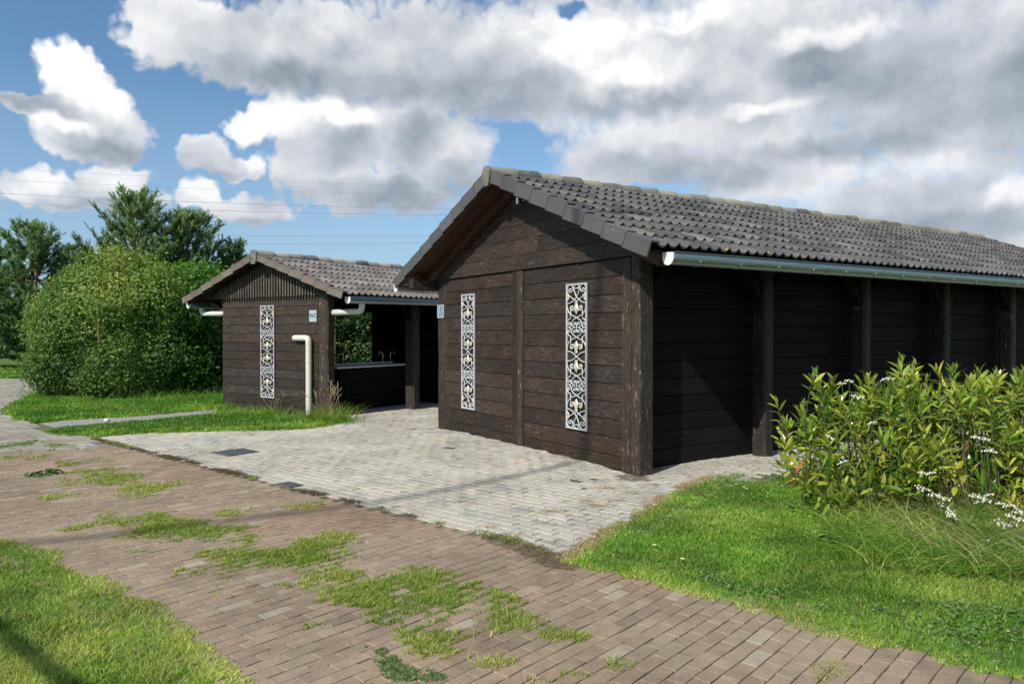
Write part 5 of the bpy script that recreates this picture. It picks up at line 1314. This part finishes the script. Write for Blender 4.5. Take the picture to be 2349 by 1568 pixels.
# ------------------------------------------------------------------ yarrow, weeds and daisies
def yarrow(label, base, heads):
    b = np.array([base[0], base[1], 0.]); T = empty('yarrow', tuple(b)); tag(T, label, 'wild flower', 'white yarrow round the laurel shrub')
    s = MB()
    for p in heads:
        e = np.array(p) - b; s0 = np.array([*rng.normal(0, .02, 2), -.01]); m_ = s0 * .5 + e * .5 + [0, 0, .15 * e[2]]; tt = np.linspace(0, 1, 8)[:, None]
        s.tube((1 - tt) ** 2 * s0 + 2 * tt * (1 - tt) * m_ + tt ** 2 * (e - [0, 0, .03]), .0034, 5, cap=False)
        h = MB(); R = rng.uniform(.026, .042)
        tl_ = rng.normal(0, .22, 2); sub_ = [(cos(k * 2.4 + .4) * R * sqrt((k + .4) / 8), sin(k * 2.4 + .4) * R * sqrt((k + .4) / 8)) for k in range(8)]
        for i in range(40):
            a = i * 2.4; sx_, sy_ = sub_[i % 8]; r = .0105 * sqrt((i // 8 + .3) / 5); ux, uy = sx_ + cos(a) * r, sy_ + sin(a) * r
            q = e + np.array([ux, uy, ux * tl_[0] + uy * tl_[1] + .004 - r * 1.2 + rng.normal(0, .002) + .004 * sin(i % 8 * 5.)])
            h.lathe([(.0, .0035), (.0036, .0028), (.0042, .0), (.0015, -.003)], 5, np.array([[1, 0, 0, q[0]], [0, 1, 0, q[1]], [0, 0, 1, q[2]], [0, 0, 0, 1.]]))
            if i < 8: s.tube([e - [0, 0, .03], q - [0, 0, .003]], .0012, 4, cap=False)
        h.build('flower_head', M_PETAL, T)
    s.build('stem', M_WEED, T); return T
def cz(x, y): return ((3080 + x * .574) / 1.7369, (1400 + y * .574) / 1.7369)
def hd(L, d): return [at_depth(*cz(x, y), d + rng.normal(0, .03)) for x, y in L]
for lab, L, d in (('yarrow flower standing tall at the left top of the laurel shrub', [(530, 200), (480, 218)], 6.75), ('yarrow flower standing tall over the middle of the laurel shrub', [(815, 185), (772, 188)], 6.9),
                  ('yarrow flower in the upper left of the laurel leaves, below the tallest', [(575, 310), (610, 312)], 6.6), ('yarrow flower low on the left side of the laurel shrub', [(395, 590)], 6.3), ('small yarrow flower deep in the left laurel leaves', [(690, 490), (485, 762)], 6.35),
                  ('yarrow flowers in a group on the upper right of the laurel shrub', [(1480, 605), (1410, 590), (1490, 680), (1525, 690)], 6.1), ('greenish yarrow flowers between the straw stalks', [(1045, 838), (1100, 838)], 6.0), ('pair of yarrow flowers left of the straw stalks', [(1020, 940), (1060, 950)], 5.95),
                  ('row of yarrow flowers bent over the long grass', [(1120, 990), (1165, 1005), (1200, 1020), (1190, 1065)], 5.8), ('largest yarrow flower group, low in the middle of the grass', [(1400, 995), (1440, 1010), (1480, 1025), (1430, 1040), (1500, 990)], 5.8), ('white yarrow cluster below the straw stalks', [(1240, 1130), (1230, 1110), (1250, 1145)], 5.7),
                  ('yarrow flowers sprawling at the right edge', [(1580, 1050), (1640, 1065), (1690, 1085), (1700, 1110)], 5.7), ('flat yarrow flowers lying right of the white cluster', [(1580, 1185), (1610, 1190), (1665, 1190), (1650, 1135), (1720, 1160)], 5.6),
                  ('few small yarrow flowers above the lowest one', [(1470, 1305), (1600, 1318), (1645, 1328)], 5.45), ('lowest yarrow flower group near the right edge of the lawn', [(1590, 1420), (1630, 1400), (1660, 1420), (1620, 1445), (1670, 1395), (1655, 1450)], 5.3)):
    H = hd(L, d); c = np.mean(H, axis=0); yarrow(lab, (c[0] + rng.normal(0, .05) + .08, c[1] + .12), H)
def weed(label, px, n_, size, R, hgt, mat, depth_z=0., tb=.5):
    c = gnd(*px); T = empty('weed', (*c, 0)); tag(T, label, 'weed'); mb = MB(); st_ = MB()
    D = sph(n_); D[:, 2] = np.abs(D[:, 2]); C = D * [R, R, hgt] * (.4 + .6 * rng.random(n_))[:, None]
    leaf_quads(mb, C, D + [0, 0, .7] + rng.normal(0, .3, C.shape), size * (.7 + .6 * rng.random(n_)), .5, np.clip(tb + rng.normal(0, .25, n_), 0, 1))
    for i in range(6): st_.tube([(0, 0, -.01), C[i % n_] * .5, C[i % n_]], .002, 4, cap=False)
    mb.build('leaf_tuft', mat, T); st_.build('stem', M_STEM, T); return T
weed('small green weed at the foot of the long dark wall', (1646, 1047), 60, .035, .085, .16, M_WEED)
weed('dark leafy weed on the brown path near the left edge', (105, 1088), 40, .10, .20, .06, M_WEED, tb=.15)
weed('broad leaved dock plant in the lawn below the laurel shrub', (1890, 1245), 18, .10, .10, .14, M_WEED, tb=.6)
weed('flat green weed between pale pavers near the lawn edge', (1462, 1181), 50, .014, .05, .012, M_WEED)
weed('flat green weed beside the large house corner on the paving', (1340, 1121), 40, .014, .045, .012, M_WEED)
weed('flat yellowish weed near the tip of the pale paving', (1196, 1222), 40, .014, .06, .012, M_GRASSY)
def daisy(label, px):
    c = gnd(*px); T = empty('daisy', (*c, .035)); tag(T, label, 'daisy', 'daisies in the right lawn')
    p = MB(); 
    for i in range(12):
        a = i * pi / 6; u = np.array([cos(a), sin(a), .15]); v = np.array([-sin(a), cos(a), 0]); p.add([u * .004, u * .012 + v * .004, u * .019, u * .012 - v * .004], [[0, 1, 2, 3]])
    p.build('petal_ring', M_PETAL, T); g = MB(); g.lathe([(.0055, .001), (.004, .004), (0, .005)], 8); g.build('flower_centre', M_YEL, T); g = MB(); g.tube([(0, 0, 0), (0, .004, -.05)], .0012, 5); g.build('stem', M_STEM, T)
for lab, q in (('daisy farthest from the path, near the paving edge of the lawn', (2090, 545)), ('middle daisy of the three together in the lawn', (2172, 577)), ('right daisy of the three together in the lawn', (2203, 597)), ('single daisy in the left part of the lawn', (1160, 1250)), ('single daisy nearest to the brown path', (1480, 1410))):
    daisy(lab, ((2200 + q[0] * .3507) / 1.7369, (1750 + q[1] * .3507) / 1.7369))

# small pale stone beside the narrow path
c = gnd(245, 965); T = MB(); T.lathe([(0, .045), (.03, .04), (.047, .02), (.045, 0), (.0, -.01)], 12); o = T.build('stone', M_PETAL, None, smooth=True); o.location = (*c, 0); tag(o, 'small white stone lying beside the narrow side path', 'stone')

# ------------------------------------------------------------------ power lines across the sky
def power_line(label, y0, y1, d0, d1, r):
    a = at_depth(-250, y0 + (y0 - y1) * .25, d0); b = at_depth(1300, y1 + (y1 - y0) * .3, d1); tt = np.linspace(0, 1, 40)
    pts = a + (b - a) * tt[:, None]; sag = .9 * 4 * (tt - .5) ** 2 * 1.0; pts[:, 2] += sag * .9
    g = MB(); g.tube(pts - a, r, 6); o = g.build('power_line', M_WIRE, None, smooth=True); o.location = tuple(a); tag(o, label, 'power line', 'overhead power lines behind the trees')
for lab, y0, y1, r in (('topmost and faintest power line across the sky', 392, 430, .022), ('second power line from the top across the sky', 418, 450, .022), ('third power line from the top, just above the tallest pine tip', 449, 481, .042), ('fourth power line from the top, crossing the tallest pine tip', 470, 496, .042), ('second lowest power line, above the small roof', 533, 545, .036), ('lowest power line, just above the small wash house ridge', 556, 560, .036)):
    power_line(lab, y0, y1, 120., 135., r)

# cables overhead, outside the picture, whose shadows fall across the paving and the lawn
SL = np.array([SUN_L.x, SUN_L.y, SUN_L.z])
def cable(label, shadow_px, h, r):
    S = np.array([[*gnd(*p), 0.] for p in shadow_px]); d0 = S[1] - S[0]; d1 = S[-1] - S[-2]
    S = np.vstack([S[0] - d0 / np.linalg.norm(d0) * 9, S, S[-1] + d1 / np.linalg.norm(d1) * 6]); pts = S - SL * (h / -SL[2])
    q = [];
    for i in range(len(pts) - 1): q += [pts[i] + (pts[i + 1] - pts[i]) * t for t in np.linspace(0, 1, 6)[:-1]]
    q.append(pts[-1]); q = np.array(q); g = MB(); g.tube(q - q[0], r, 8); o = g.build('overhead_cable', M_WIRE, None, smooth=True); o.location = tuple(q[0]); tag(o, label, 'cable')
cable('cable overhead whose faint shadow crosses both pavings', [(0, 1252), (300, 1222), (600, 1184), (870, 1150), (1100, 1108), (1340, 1060)], 15., .05)
cable('thick cable overhead whose shadow crosses the front left lawn', [(-60, 1392), (30, 1462), (170, 1575)], 2.6, .032)
